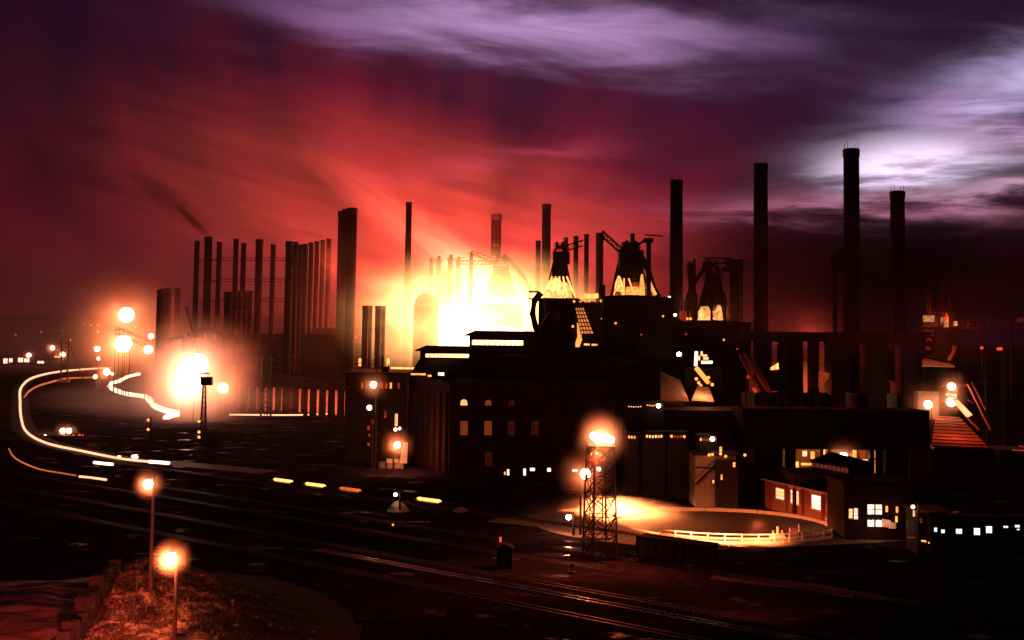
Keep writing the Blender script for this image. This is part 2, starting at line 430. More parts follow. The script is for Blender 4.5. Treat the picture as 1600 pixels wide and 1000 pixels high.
def flat_mat():
    m = bpy.data.materials.new('wet_silt'); m.use_nodes = True; t = NT(m.node_tree); b = t.n['Principled BSDF']
    tc = t.node('ShaderNodeTexCoord').outputs['Object']
    mp = t.node('ShaderNodeMapping'); t.l.new(tc, mp.inputs[0]); mp.inputs['Scale'].default_value = (.35, 1, 1); mp.inputs['Rotation'].default_value = (0, 0, .4)
    n1 = t.noise(mp.outputs[0], .45, 5, .65, 1.2)
    t.l.new(t.ramp(n1, [(.36, (.05, .028, .024)), (.62, (.22, .12, .10))]), b.inputs['Base Color'])
    b.inputs['Roughness'].default_value = .6; b.inputs['Specular IOR Level'].default_value = .35
    bp = t.node('ShaderNodeBump'); bp.inputs['Strength'].default_value = .8; bp.inputs['Distance'].default_value = .25
    t.l.new(n1, bp.inputs['Height']); t.l.new(bp.outputs[0], b.inputs['Normal']); return m
grid_mesh('silt_flat', span(-128, -53, 126), span(92, 178, 144), ripple, flat_mat())

# ------------------------------------------------------------------ the air
def vol_box(name, lo, hi, dens, col, aniso=.0):
    me = bpy.data.meshes.new(name); q = MB().box(lo, hi); me.from_pydata([tuple(v) for v in q.v], [], q.f)
    o = bpy.data.objects.new(name, me); COL.objects.link(o); o['kind'] = 'stuff'
    m = bpy.data.materials.new(name); m.use_nodes = True; t = NT(m.node_tree); t.n.clear()
    v = t.node('ShaderNodeVolumePrincipled'); v.inputs['Color'].default_value = (*col, 1)
    v.inputs['Density'].default_value = dens; v.inputs['Anisotropy'].default_value = aniso
    out = t.node('ShaderNodeOutputMaterial'); t.l.new(v.outputs[0], out.inputs['Volume'])
    me.materials.append(m); return o
vol_box('haze', (-6400, -400, -2), (6400, 6900, 200), .000035, (.92, .78, .80), .35)

# ------------------------------------------------------------------ chimneys
def chimney(px, top, wpx, d, label, group=None, mat=None, rods=False, taper=1.0, n=20, base=0.0, bands=5, flare=False):
    a = P(px, top, d); r = wpx*d/F_PX/2; h = a.z-base
    t = thing('chimney', label, 'chimney', (a.x, a.y, base), group)
    q = MB(); c = Vector((a.x, a.y, base))
    q.cyl(c, c+Vector((0, 0, h)), r*taper, r, n, hollow=.12)
    q.build('shaft', mat or M_SOOT, t, True)
    MB().lathe(c+Vector((0, 0, h)), [(r*1.001, -r*1.1), (r*1.07, -r*1.0), (r*1.09, -r*.15), (r*1.001, -.02)], n).build('crown', mat or M_SOOT, t)
    for i in range(bands):
        z = h*(i+1)/(bands+1); rr = r*taper+(r-r*taper)*z/h
        MB().lathe(c, [(rr*.98, z-.25), (rr+.09, z-.22), (rr+.09, z+.22), (rr*.98, z+.25)], n).build('band', M_STEEL, t)
    ang = -1.9
    q = MB(); x = math.cos(ang); y = math.sin(ang)
    for s in (-.22, .22):
        o = Vector((x*(r*taper+.2)-y*s, y*(r*taper+.2)+x*s, 2)); o2 = Vector((x*(r+.2)-y*s, y*(r+.2)+x*s, h)); q.beam(c+o, c+o2, .07)
    q.build('ladder', M_STEEL, t)
    if rods:
        for k in range(4):
            b = math.pi*(.25+.5*k); p = c+Vector((math.cos(b)*r*.95, math.sin(b)*r*.95, h))
            bar('lightning_rod', p, p+Vector((0, 0, 2.2)), .13, M_STEEL, t)
    return t
g7 = 'tall thin chimneys of the open hearth row'
for px, top, w_, lab in [(308, 376, 8, 'leftmost thin chimney of the tall row, left of the smoking one'),
                         (326, 370, 12, 'tall chimney trailing dark smoke, tallest of the left row'),
                         (343, 378, 8, 'thin chimney just right of the smoking chimney'),
                         (369, 373, 8, 'taller of the two thin chimneys rising behind the short wide block'),
                         (381, 380, 8, 'shorter of the two thin chimneys rising behind the short wide block'),
                         (405.5, 374, 11.5, 'thick dark chimney right of the short wide chimney block'),
                         (427, 382, 8, 'thin chimney standing alone left of the close-set chimney rank')]:
    chimney(px, top, w_, 600, lab, g7)
for k, (px, top, w_, d) in enumerate([(452.5, 377, 12, 560), (461, 378, 10, 570), (469, 382, 9, 585), (477.5, 381, 8.4, 600), (486.5, 379, 8, 615),
                                      (495.5, 377, 7.6, 630), (504.5, 375, 7.4, 645), (514, 373, 7.6, 660)]):
    names = ['widest leftmost', 'second', 'third', 'fourth', 'fifth', 'sixth', 'seventh', 'rightmost']
    chimney(px, top, w_, d, names[k]+' chimney of the close-set rank of eight', 'chimneys of the close-set rank')
for k, (px, top, d) in enumerate([(536.5, 330, 614), (543.5, 327, 602), (550.5, 325, 590)]):
    chimney(px, top, 16, d, ['left and lowest', 'middle', 'right and tallest'][k]+' chimney of the three broad ones merging into one slab', 'three broad overlapping chimneys', n=24)
for k, px in enumerate([251, 255, 259, 262.5]):
    chimney(px, 452.5-k*.7, 11, 600+k*12, ['leftmost', 'second', 'third', 'fourth'][k]+' of the squat overlapping chimneys at the far left', 'squat chimneys at the far left')
chimney(277.5, 450, 10, 650, 'squat lone chimney at the right of the far left group', 'squat chimneys at the far left')
for k, px in enumerate([357, 365, 373, 381, 388]):
    chimney(px, 456-k*.4, 13, 560+k*9, ['leftmost', 'second', 'middle', 'fourth', 'rightmost'][k]+' short chimney of the wide block under two thin ones', 'short chimneys of the wide block')
for k, px in enumerate([571, 577.5]):
    chimney(px, 477.5, 9.5, 572+k*6, ['left', 'right'][k]+' of the left pair of short chimneys by the furnace glow', 'short chimneys near the glow', bands=2)
for k, px in enumerate([591, 598]):
    chimney(px, 478, 9.5, 572+k*6, ['left', 'right'][k]+' of the right pair of short chimneys by the furnace glow', 'short chimneys near the glow', bands=2)
chimney(639, 316, 9.5, 612, 'slim solitary chimney left of the great furnace glow', taper=1.25)
chimney(775.5, 335, 16, 685, 'broad chimney standing in the orange glow behind the first furnace', n=24)
chimney(854, 319, 14, 620, 'black-topped chimney rising right of the great glow', n=24)
chimney(841, 376, 8, 600, 'short slim chimney beside the black-topped one', None)
for k, (px, top, w_, d) in enumerate([(884, 371, 7.5, 660), (900, 369, 8, 600), (916.5, 366, 7.5, 600), (937, 364, 12, 580)]):
    chimney(px, top, w_, d, ['leftmost of four red-lit chimneys between the two furnaces', 'second of four red-lit chimneys between the two furnaces',
            'third of four red-lit chimneys between the two furnaces', 'thickest of four red-lit chimneys, nearest the skip hoist'][k], 'chimneys between the furnaces')
chimney(988.5, 365, 7, 500, 'short chimney showing above the dark furnace top', None)
chimney(1057, 281.5, 19, 430, 'huge dark tapering chimney right of the dark furnace', rods=True, taper=1.30, n=32, bands=8)
chimney(1188.5, 256, 21.5, 400, 'massive black chimney against the purple dusk, left of the tallest', rods=True, taper=1.14, n=32, bands=8)
chimney(1330, 233, 24, 370, 'tallest chimney, standing against the brightest cloud', rods=True, taper=1.08, n=32, bands=8)
chimney(1402, 299, 22, 420, 'shorter black chimney right of the tallest one', rods=True, taper=1.08, n=32, bands=8)
# bracing ties between the chimneys of the tall row
for k, (y1, y2) in enumerate([(407, 409), (440, 441), (471, 472)]):
    t = thing('chimney_tie', ['uppermost', 'middle', 'lowest'][k]+' pair of steel ties strung between the tall thin chimneys', 'steel tie', P(308, y1, 603))
    for dy in (0, -4):
        pts = [308, 326, 343, 369, 381, 405, 427, 452]
        for i in range(len(pts)-1):
            bar('tie_rod', P(pts[i], y1+dy*(i > 1), 603+dy), P(pts[i+1], y1+dy*(i > 0), 603+dy), .35, M_LAT, t)
    for i in range(4):
        bar('tie_rod', P(478+i*9, y1-1, 612+i*14), P(487+i*9, y1-1, 626+i*14), .35, M_LAT, t)

# ------------------------------------------------------------------ open hearth sheds behind and below the chimneys
def lit_window(px0, px1, py0, py1, d, parent, mat, cols=2, rows=2, frame=M_STEEL, off=.0, depth=.25):
    "a window seen from the front: recessed glass, frame and glazing bars"
    a = P(px0, py1, d-off); b = P(px1, py0, d-off); y = a.y
    f = MB(); w = max(.12, (b.x-a.x)*.06)
    f.box((a.x-w, y-depth, a.z-w), (a.x, y, b.z+w)); f.box((b.x, y-depth, a.z-w), (b.x+w, y, b.z+w))
    f.box((a.x, y-depth, a.z-w), (b.x, y, a.z)); f.box((a.x, y-depth, b.z), (b.x, y, b.z+w))
    o = f.build('window', frame, parent)
    nx = (b.x-a.x)/cols; nz = (b.z-a.z)/rows; g = w*.35
    for i in range(cols):
        for j in range(rows):
            MB().box((a.x+i*nx+g, y-.08, a.z+j*nz+g), (a.x+(i+1)*nx-g, y-.03, a.z+(j+1)*nz-g)).build('pane', mat, o)
    return o
def gable_shed(x0, x1, y0, y1, eave, ridge, label, cat='factory shed', group=None, name='factory_shed', wall=M_CORR, roof=M_ROOF, axis='x'):
    c = ((x0+x1)/2, y0, 0); t = thing(name, label, cat, c, group); ym = (y0+y1)/2; xm = (x0+x1)/2
    MB().box((x0, y0, 0), (x1, y1, eave)).build('wall', wall, t)
    o = 1.0
    if axis == 'x':
        MB().prism([(x0, y0+.05, eave+.01), (x0, y1-.05, eave+.01), (x0, ym, ridge-.3)], [(x1, y0+.05, eave+.01), (x1, y1-.05, eave+.01), (x1, ym, ridge-.3)]).build('gable', wall, t)
        for s, yy in ((-1, y0), (1, y1)):
            MB().prism([(x0-o, yy+s*o, eave-.2), (x0-o, ym, ridge), (x0-o, ym, ridge+.4), (x0-o, yy+s*o, eave+.3)],
                       [(x1+o, yy+s*o, eave-.2), (x1+o, ym, ridge), (x1+o, ym, ridge+.4), (x1+o, yy+s*o, eave+.3)]).build('roof_slope', roof, t)
    else:
        MB().prism([(x0+.05, y0, eave+.01), (x1-.05, y0, eave+.01), (xm, y0, ridge-.3)], [(x0+.05, y1, eave+.01), (x1-.05, y1, eave+.01), (xm, y1, ridge-.3)]).build('gable', wall, t)
        for s, xx in ((-1, x0), (1, x1)):
            MB().prism([(xx+s*o, y0-o, eave-.2), (xm, y0-o, ridge), (xm, y0-o, ridge+.4), (xx+s*o, y0-o, eave+.3)],
                       [(xx+s*o, y1+o, eave-.2), (xm, y1+o, ridge), (xm, y1+o, ridge+.4), (xx+s*o, y1+o, eave+.3)]).build('roof_slope', roof, t)
    return t
def X(px, d): return P(px, 530, d).x
def Z(py, d, px=800): return P(px, py, d).z
sh = gable_shed(X(284, 520), X(348, 520), 520, 545, Z(528, 520, 310), Z(513, 520, 310), 'gabled furnace shed under the left end of the chimney row', axis='y', wall=M_SOOT)
for k in range(4): lit_window(288+k*15, 293+k*15, 521, 530, 519.7, sh, E_RED, 1, 2)
gable_shed(X(268, 610), X(448, 610), 605, 690, Z(532, 605, 340), Z(522, 650, 340), 'long low shed at the feet of the left chimneys')
gable_shed(X(446, 600), X(530, 600), 600, 672, Z(524, 600, 490), Z(513, 636, 490), 'shed at the foot of the close-set chimney rank')
s3 = gable_shed(X(530, 640), X(645, 640), 640, 720, Z(538, 640, 590), Z(526, 680, 590), 'long shed below the short chimneys by the glow')
for px in (548, 560, 604): lit_window(px, px+5, 560, 572, 639.8, s3, E_ORANGE, 1, 1)
# a small crane jib by the left shed
t = thing('derrick_crane', 'thin derrick jib leaning left beside the gabled shed', 'crane', P(302, 522, 515))
bar('jib', P(302, 522, 515), P(290, 478, 515), .6, M_LAT, t); bar('mast', P(302, 522, 515), P(302, 500, 515), .6, M_LAT, t); bar('stay', P(302, 500, 515), P(290, 478, 515), .2, M_WIRE, t)
MB().box(tuple(P(302, 522, 515)-Vector((1.2, 1.2, 1.5))), tuple(P(302, 522, 515)+Vector((1.2, 1.2, .5)))).build('cab', M_STEEL, t)
q = MB().beam(P(302, 529, 515), (P(302, 529, 515).x, 515, 0), 1.2); q.build('pedestal', M_LAT, t)

# ------------------------------------------------------------------ lamps
def lamp(px, py, d, power, label, r=.35, base=None, group=None, mist=0.0, misd=.05, em=None, arm=.9, col=(1, .20, .07), poler=.16, name='yard_lamp', cat='lamp', polemat=None, side=1, litr=None):
    b = P(px, py, d); z0 = hill(b.x, b.y) if base is None else base
    foot = Vector((b.x+arm*side, b.y, z0)); pm = polemat or M_STEEL
    t = thing(name, label, cat, foot, group)
    MB().cyl(foot, (foot.x, foot.y, b.z+r+.5), poler*1.35, poler*.8, 10).build('pole', pm, t)
    if arm > .01: MB().tube([(foot.x, foot.y, b.z+r+.25), (foot.x-arm*side*.6, foot.y, b.z+r+.42), (b.x, b.y, b.z+r+.2)], poler*.4, 6).build('arm', pm, t)
    MB().lathe((b.x, b.y, b.z), [(r*.2, r*1.02+.28), (r*.85, r*1.02), (r*.8, r*1.0), (r*.3, r*1.01)], 12).build('lamp_hood', pm, t)
    MB().ball(b, r, 12, 8).build('lamp_globe', em or E_WHITE, t, True)
    if power: point(t, b-Vector((0, r*1.6+.1, r*.2)), power, col, litr or r*.5)
    if mist: volume('mist', b, (mist*1.25*(1.35 if mist > 20 else 1), mist*1.25, mist*1.25), misd*1.6, (1, .70, .50), t, soft=2.2 if mist > 20 else 2.4, noise=.6 if mist > 12 else 0, nscale=2.4)  # made-up mist that stands in for the lens halo round the lamp
    return t
# far lights on the hills and the plain at the left
far = [(132, 507, 2300), (142, 508, 2200), (153.5, 508, 2350), (153, 518, 2250), (199, 511, 2200), (211.5, 511, 2150), (97, 516, 2400), (64, 519, 2300), (110, 531, 2000), (25, 524, 2300)]
for i, (px, py, d) in enumerate(far):
    p = onground(px, py, 12)
    lamp(px, py, p.y, 0, ['left of a close pair of tiny far lights up the hillside', 'right dimmer one of a close pair of tiny far lights up the hillside', 'topmost tiny far light directly above the single pole light', 'tiny far light between the topmost one and the single pole light', 'left tiny light just below the upper floodlight', 'right tiny light just below the upper floodlight', 'faint lone far light above the leaning pole frame', 'faint far light high over the left sheds', 'faint far light right of the leaning pole frame', 'leftmost faint far light near the left edge'][i], r=[1.6, 1.6, 2.2, 2.2, 2.2, 2.2, 1.0, .9, 1.0, .9][i], em=E_LAMP, group='far lights on the hillside', poler=.5, arm=1.5, name='street_light')
def mid(px, py, d, r, power, label, mist=0, misd=.02, **k):
    return lamp(px, py, d, power, label, r=r, mist=mist, misd=misd, poler=.22, arm=1.0, **k)
mid(197.5, 492, 640, 4.2, 5e4, 'high white floodlight, upper one of the two bright lights left of the chimneys', 26, .022)
mid(192.5, 537, 620, 4.6, 7e4, 'white floodlight among tall poles, lower one of the two bright lights', 28, .022)
mid(232, 546, 640, 2.4, 3e4, 'white yard light close to the left edge of the chimney group', 16, .02)
mid(236, 525.5, 660, 1.6, 0, 'smaller light on a twin pole above the yard light by the chimneys', 7, .03)
mid(152, 545, 760, 1.8, 0, 'single light on a pole far out between the hills and the poles', 8, .03)
mid(154, 560, 760, 1.0, 0, 'faint single light below another in the far yard')
mid(82, 543.5, 1240, 2.2, 1e4, 'orange-white light over the far shed at the left', 10, .03)
mid(98, 554, 1240, 2.5, 1e4, 'light beside the small far gabled house', 10, .03)
mid(45, 555, 1240, 2.2, 8e3, 'light at the right end of the low lit shed', 9, .03)
mid(167, 581, 700, 2.0, 1.2e4, 'round light at the upper end of the curving road', 10, .03)
mid(149, 588.5, 700, 1.2, 4e3, 'light at the end of the inner curved road')
mid(175.5, 584, 700, .7, 0, 'small light next to the round light on the curving road')
mid(308, 570, 520, 5.2, 1.3e5, 'huge glaring light, upper half of the white blaze at the left', 23, .075, col=(1, .40, .30))
mid(300, 601, 500, 4.4, 8e4, 'glaring light, lower half of the white blaze at the left', 21, .075, col=(1, .40, .30))
mid(348, 606, 520, 2.4, 2.5e4, 'light just right of the white blaze, before the viaduct', 12, .03)
mid(346, 580, 560, 1.4, 0, 'light on the deck end of the stone viaduct', 8, .03)
mid(331, 580, 535, 2.6, 4.5e4, 'light added right of the upper blaze to make its glare ragged', 17, .05)  # lamp added to make the blaze irregular
mid(287, 582, 530, 2.2, 4e4, 'light added at the left fringe to make the white blaze ragged', 17, .05)  # second lamp added to break up the round blaze
# poles standing round the far floodlights
for i, (px, top, bot, d) in enumerate([(181, 512, 575, 615), (187, 511, 575, 616), (193, 512, 578, 617), (229, 515, 545, 640), (241, 517, 546, 642), (203, 540, 578, 612), (172, 556, 578, 650)]):
    a = P(px, top, d); t = thing('utility_pole', ['leftmost of three close poles by the lower floodlight', 'middle of three close poles by the lower floodlight', 'rightmost of three close poles by the lower floodlight', 'left pole of the twin-pole frame beside the dark chimneys', 'right pole of the twin-pole frame beside the dark chimneys', 'thin pole right of the lower floodlight', 'stumpy pole left of the lower floodlight'][i], 'utility pole', (a.x, a.y, 0))
    MB().cyl((a.x, a.y, 0), a, .32, .2, 8).build('pole', M_WOOD, t); bar('cross_arm', a+Vector((-2, 0, -1.2)), a+Vector((2, 0, -1.2)), .3, M_WOOD, t)
# near street lamps on the bank
def street_lamp(px, py, d, label, side, r, power, mist, misd):
    b = P(px, py, d); z0 = max(mound(b.x+.9*side, b.y), 0) if d < 200 else 0
    return lamp(px, py, d, power, label, r=r, base=z0-.2, mist=mist, misd=misd, arm=.62, side=side, poler=.21, name='street_lamp', cat='street lamp', polemat=M_WOOD)
street_lamp(232.5, 756, 143, 'tall street lamp with round white globe, upper left of the two nearest', 1, .62, 1000, 2.0, .45)
street_lamp(268, 872, 133, 'nearest street lamp, its globe low over the lit slag bank', 1, .70, 9000, 2.2, .34)
lq = lamp(70, 1045, 104, 0, 'street lamp added below the bottom edge to redden the silt flat', r=.6, base=-.1, poler=.2, name='street_lamp', cat='street lamp', polemat=M_WOOD)  # unseen lamp, added below the frame, turns the silt flat red
spot(lq, P(70, 1045, 104)+Vector((.2, 1.6, -.9)), G(70, 965), 1.1e5, (1, .085, .065), 84, .3)
# lamps in the middle of the works
mid(583.5, 601, 330, .95, 1800, 'haloed lamp on a bracket pole left of the engine house roof', 5, .07, side=1)
mid(577, 637, 330, .7, 0, 'small oval lamp halfway up the dark wall left of the engine house')
mid(618, 671, 335, .42, 0, 'left of two tiny twin lamps above the lit doorway'); mid(624, 669.5, 336, .40, 0, 'right of two tiny twin lamps above the lit doorway')
mid(620.5, 695, 322, .95, 9000, 'haloed round lamp lighting the doorway beside the engine house', 5, .07, side=-1)
mid(1046, 466, 395, .7, 0, 'tiny light on the roof edge at the foot of the huge tapering chimney')
mid(1061, 553.5, 372, .75, 0, 'small round white lamp on the dark mass under the furnace')
mid(1318, 713, 262, .95, 2600, 'round lamp glowing behind the monitor roof of the shed', 5, .05)
mid(1450, 632, 330, 1.15, 4000, 'blurred bright lamp left of the skip incline at the far right', 7, .05)
mid(1487, 604, 332, 1.1, 2500, 'tall narrow light above the lit stair at the far right', 5, .05)
mid(1486, 628, 331, 1.3, 2500, 'light at the head of the lit stair at the far right', 5, .05)
mid(1055, 492, 398, .5, 0, 'tiny light beside the base of the huge tapering chimney')
mid(1113, 686, 268, .55, 0, 'white point lamp at the end of a row of dim red lights')
mid(1029, 634, 290, .55, 0, 'right end point lamp of the glowing gallery strip')
mid(888.5, 808, 222, .55, 900, 'low lamp at ground level left of the floodlight tower base')
mid(546, 689, 380, .28, 0, 'lone pinprick light in the black yard left of the engine house')
mid(1475, 821, 214, .3, 0, 'small lamp at the front end of the row of lit carriage windows') if False else None
mid(1426.5, 792, 205, .32, 0, 'small pale light at the corner of the dark kiosk')
for i, (px, py, r) in enumerate([(98, 673, .95), (108, 673, .95), (70.5, 683, .85), (132, 692.5, 1.15)]):
    mid(px, py, 425, r, 300, ['left of two paired lights in the dark yard inside the road bend', 'right of two paired lights in the dark yard inside the road bend', 'single light nearest the bend of the road', 'largest light in the dark yard inside the road bend'][i], 4, .06)
for i, (px, py) in enumerate([(100, 681), (115, 681), (124, 680), (129, 681), (94, 687), (118, 684)]):
    mid(px, py, 425, .42, 0, ['first tiny red light, right beneath the paired yard lights', 'tiny red light just right of the paired yard lights', 'tiny red light in the middle of the short red row', 'rightmost tiny red light of the short red row', 'lowest left tiny red light under the paired yard lights', 'tiny red light a little below the short red row'][i], em=E_REDLAMP, group='red marker lights in the yard')
for i, (px, py) in enumerate([(231.5, 656), (231.5, 671), (311, 658), (311, 675), (311, 683)]):
    mid(px, py, 400, .5, 0, ['upper orange light of the vertical pair left of the lattice mast', 'lower orange light of the vertical pair left of the lattice mast', 'top one of three orange lights against the lattice mast', 'middle one of three orange lights against the lattice mast', 'bottom one of three orange lights against the lattice mast'][i], em=E_ORANGE, group='track lights beside the lattice mast')
for i, (px, py, hh) in enumerate([(186, 717.5, 11), (208, 716.5, 9)]):
    a = P(px, py, 352); q = thing('gate_lamp', ['left', 'right'][i]+' upright lamp box standing on the near stretch of the road bend', 'lamp', (a.x, a.y, 0))
    MB().cyl((a.x, a.y, 0), (a.x, a.y, a.z-1), .14, .12, 8).build('pole', M_STEEL, q)
    MB().box((a.x-.45, a.y-.3, a.z-1.1), (a.x+.45, a.y+.3, a.z+1.1)).build('lamp_glass', E_LAMP, q)
    MB().box((a.x-.6, a.y-.4, a.z+1.1), (a.x+.6, a.y+.4, a.z+1.3)).build('cap', M_STEEL, q)
mid(211.5, 714, 350, .75, 300, 'round lamp beside the right upright lamp box on the road')

# ------------------------------------------------------------------ roads and the lines of light along them
def ribbon(name, pts, w, z, mat, kind='structure'):
    vs = []; fs = []
    for i, p in enumerate(pts):
        t = (pts[min(i+1, len(pts)-1)]-pts[max(i-1, 0)]); t.z = 0; t.normalize(); n = Vector((-t.y, t.x, 0))
        vs += [(p.x+n.x*w/2, p.y+n.y*w/2, z+hill(p.x, p.y)), (p.x-n.x*w/2, p.y-n.y*w/2, z+hill(p.x, p.y))]
    for i in range(len(pts)-1): fs.append((2*i, 2*i+1, 2*i+3, 2*i+2))
    me = bpy.data.meshes.new(name); me.from_pydata(vs, [], fs); me.materials.append(mat)
    o = bpy.data.objects.new(name, me); COL.objects.link(o); o['kind'] = kind; return o
def catmull(ps, n=8):
    ps = [ps[0]+(ps[0]-ps[1])]+ps+[ps[-1]+(ps[-1]-ps[-2])]; out = []
    for i in range(1, len(ps)-2):
        a, b, c, d_ = ps[i-1:i+3]
        for k in range(n):
            t = k/n; out.append(.5*((2*b)+(c-a)*t+(2*a-5*b+4*c-d_)*t*t+(3*b-a-3*c+d_)*t*t*t))
    return out+[ps[-2]]
M_ROAD = surf('asphalt', (.022, .020, .020), .7, .3, .2, .2)
def trail(pts, z, r, mat, label, name='light_trail', cat='light trail', rs=None):
    p = catmull([G(x, y, z) for x, y in pts])
    rr = [r*(q.y/400) for q in p] if rs is None else rs
    return tag(MB().tube(p, rr, 6).build(name, mat, None, True), label, cat)
outer = [(264, 723), (230, 721), (186, 716), (130, 705), (72, 692), (42, 675), (33.5, 655), (31.5, 630), (34, 604), (55, 589), (100, 580), (172, 574.5)]
ribbon('road', catmull([G(x, y) for x, y in [(420, 738)]+outer[:-1]+[(172, 575)]]), 9, .02, M_ROAD)
trail(outer, .7, .42, E_TRAIL, 'long bright line of light bending round the far left of the yard')
trail([(264, 723.5), (250, 722.5), (233, 721.2)], .75, .55, E_LAMP, 'short brighter streak at the near end of the long bending line')
trail([(38, 620), (46, 611), (60, 603), (80, 597), (100, 592), (122, 590.5), (144, 590)], .6, .38, E_TRAILD, 'fainter orange arc inside the long bending line')
trail([(14, 701), (20, 712), (34, 722), (62, 733), (95, 739), (119, 743)], .6, .26, E_TRAILD, 'dim red line curving below the long bending line')
trail([(124, 744.5), (140, 746), (166, 749.5)], .6, .42, E_TRAIL, 'short orange streak ending the dim red line')
trail([(147, 722.5), (160, 724), (176, 725.5)], .6, .48, E_LAMP, 'short white streak just left of the upright lamp boxes')
trail([(290, 646.3), (330, 647.5), (380, 648), (455, 648.5), (516, 646.5)], .8, .30, E_TRAIL, 'thin straight line of light passing behind the viaduct piers')
sl = [(217, 585), (200, 589), (186, 596), (173, 600), (174, 607), (196, 616), (226, 620.5), (236, 628), (244, 636), (262, 643), (285, 646.5), (268, 650), (260, 653)]  # fat zigzag light trail, built as a glowing tube
p = catmull([G(x, y, .6) for x, y in sl]); n = len(p)
tag(MB().tube(p, [(.9+.8*sm(i, 0, n*.75))*(1+.25*mn.noise(Vector((i*.4, 0, 0))))*q.y/560 for i, q in enumerate(p)], 6).build('zigzag_trail', E_TRAILW, None, True),
    'fat white zigzag light trail winding down the left yard', 'slag stream')
for i in (0, .3, .55, .85): point(None, p[int(i*(n-1))]+Vector((0, -4, 4)), 5000, (1, .42, .2), 1.5)
# lit low sheds at the far left
def far_shed(x0, x1, top, base, d, wins, label, mat=E_WIN):
    z0 = 0; a = P(x0, top, d); b = P(x1, top, d)
    t = thing('low_shed', label, 'shed', ((a.x+b.x)/2, d, z0))
    MB().box((a.x, d, 0), (b.x, d+14, a.z-1)).build('wall', M_CORR, t)
    MB().prism([(a.x-1, d-1, a.z-1), (a.x-1, d+15, a.z-1), (a.x-1, d+7, a.z+1.6)], [(b.x+1, d-1, a.z-1), (b.x+1, d+15, a.z-1), (b.x+1, d+7, a.z+1.6)]).build('roof', M_ROOF, t)
    for (p0, p1, q0, q1) in wins: lit_window(p0, p1, q0, q1, d-.1, t, mat, 2, 1)
far_shed(-20, 53, 556, 570, 1340, [(5, 12, 560, 568), (14, 20, 560, 566), (28, 36, 559, 566), (37, 47, 560, 566)], 'long low shed with four lit openings at the left edge', E_WINW)
far_shed(55, 72, 561, 571, 1330, [(58, 69, 564, 568)], 'small shed with one wide lit opening right of the long low shed', E_WINW)
far_shed(66, 98, 553, 563, 1500, [(85, 95, 556, 559)], 'small far house with a shallow gable, left of the leaning frame')

# ------------------------------------------------------------------ timber frame with a raking strut
a1, a2 = G(94.5, 597), G(105, 597); zt = P(106, 527, a2.y).z
t = thing('pole_frame', 'tall twin-pole frame with a long raking strut, at the far left', 'pole frame', (a1+a2)/2)
bar('pole', a1-Vector((0, 0, .3)), Vector((a1.x, a1.y, zt-1.5)), .85, M_WOOD, t); bar('pole', a2-Vector((0, 0, .3)), Vector((a2.x, a2.y, zt)), .85, M_WOOD, t)
bar('strut', Vector((a2.x, a2.y, zt-4)), G(131, 593.5), .6, M_WOOD, t)
bar('cross_arm', Vector((a1.x-3, a1.y, zt-5)), Vector((a2.x+2, a2.y, zt-5)), .6, M_WOOD, t); bar('cross_arm', Vector((a1.x, a1.y, zt-8)), Vector((a2.x, a2.y, zt-8)), .5, M_WOOD, t)
for i in range(4):
    z = 4+i*(zt-13)/4; z2 = z+(zt-13)/4
    bar('brace', Vector((a1.x, a1.y, z)), Vector((a2.x, a2.y, z2)), .35, M_WOOD, t); bar('brace', Vector((a2.x, a2.y, z)), Vector((a1.x, a1.y, z2)), .35, M_WOOD, t)
for q_ in (a1, a2): MB().box((q_.x-2, q_.y-2, -.2), (q_.x+2, q_.y+2, 2.2)).build('footing', M_CONC, t)

# ------------------------------------------------------------------ lattice towers
def lattice(t, c, wb, wt, h, n, mat, bw, lw, z0=0.0, rot=0.0, faces=4, cross=True):
    "four legs, horizontals and X braces, every member its own object"
    def corner(k, z):
        w_ = wb+(wt-wb)*(z-z0)/h; a = rot+math.pi/4+k*math.pi/2
        return Vector((c[0]+w_*.7071*math.cos(a), c[1]+w_*.7071*math.sin(a), z))
    for k in range(4): bar('leg', corner(k, z0), corner(k, z0+h), lw, mat, t)
    zs = [z0]; s = 1.0; tot_ = sum([.93**i for i in range(n)])
    for i in range(n): zs.append(zs[-1]+h*.93**i/tot_)
    for i in range(n):
        for k in range(4):
            if i: bar('strut', corner(k, zs[i]), corner((k+1) % 4, zs[i]), bw, mat, t)
            bar('brace', corner(k, zs[i]), corner((k+1) % 4, zs[i+1]), bw, mat, t)
            if cross: bar('brace', corner((k+1) % 4, zs[i]), corner(k, zs[i+1]), bw, mat, t)
    for k in range(4): bar('strut', corner(k, z0+h), corner((k+1) % 4, z0+h), bw*1.3, mat, t)
# power pylon
d0 = G(415, 655).y; c = G(415, 655); zt = P(415, 553, d0).z
t = thing('power_pylon', 'narrow lattice power pylon with two crossarms before the viaduct', 'pylon', (c.x, c.y, 0))
lattice(t, (c.x, c.y), 4.6, 3.4, zt, 7, M_LAT, .26, .42, rot=.15)
bar('spike', (c.x, c.y, zt-1), P(415, 541, d0), .3, M_LAT, t)
for zz, hw in ((P(415, 555, d0).z, 3.9), (P(415, 575, d0).z, 4.3)):
    bar('crossarm', (c.x-hw, c.y, zz), (c.x+hw, c.y, zz), .45, M_LAT, t)
    for s in (-1, -.8, .8, 1): bar('insulator', (c.x+s*hw, c.y, zz), (c.x+s*hw, c.y, zz+1.5), .42, M_STEEL, t)
pyl = (c.x, c.y, P(415, 555, d0).z+1.5, P(415, 575, d0).z+1.5)
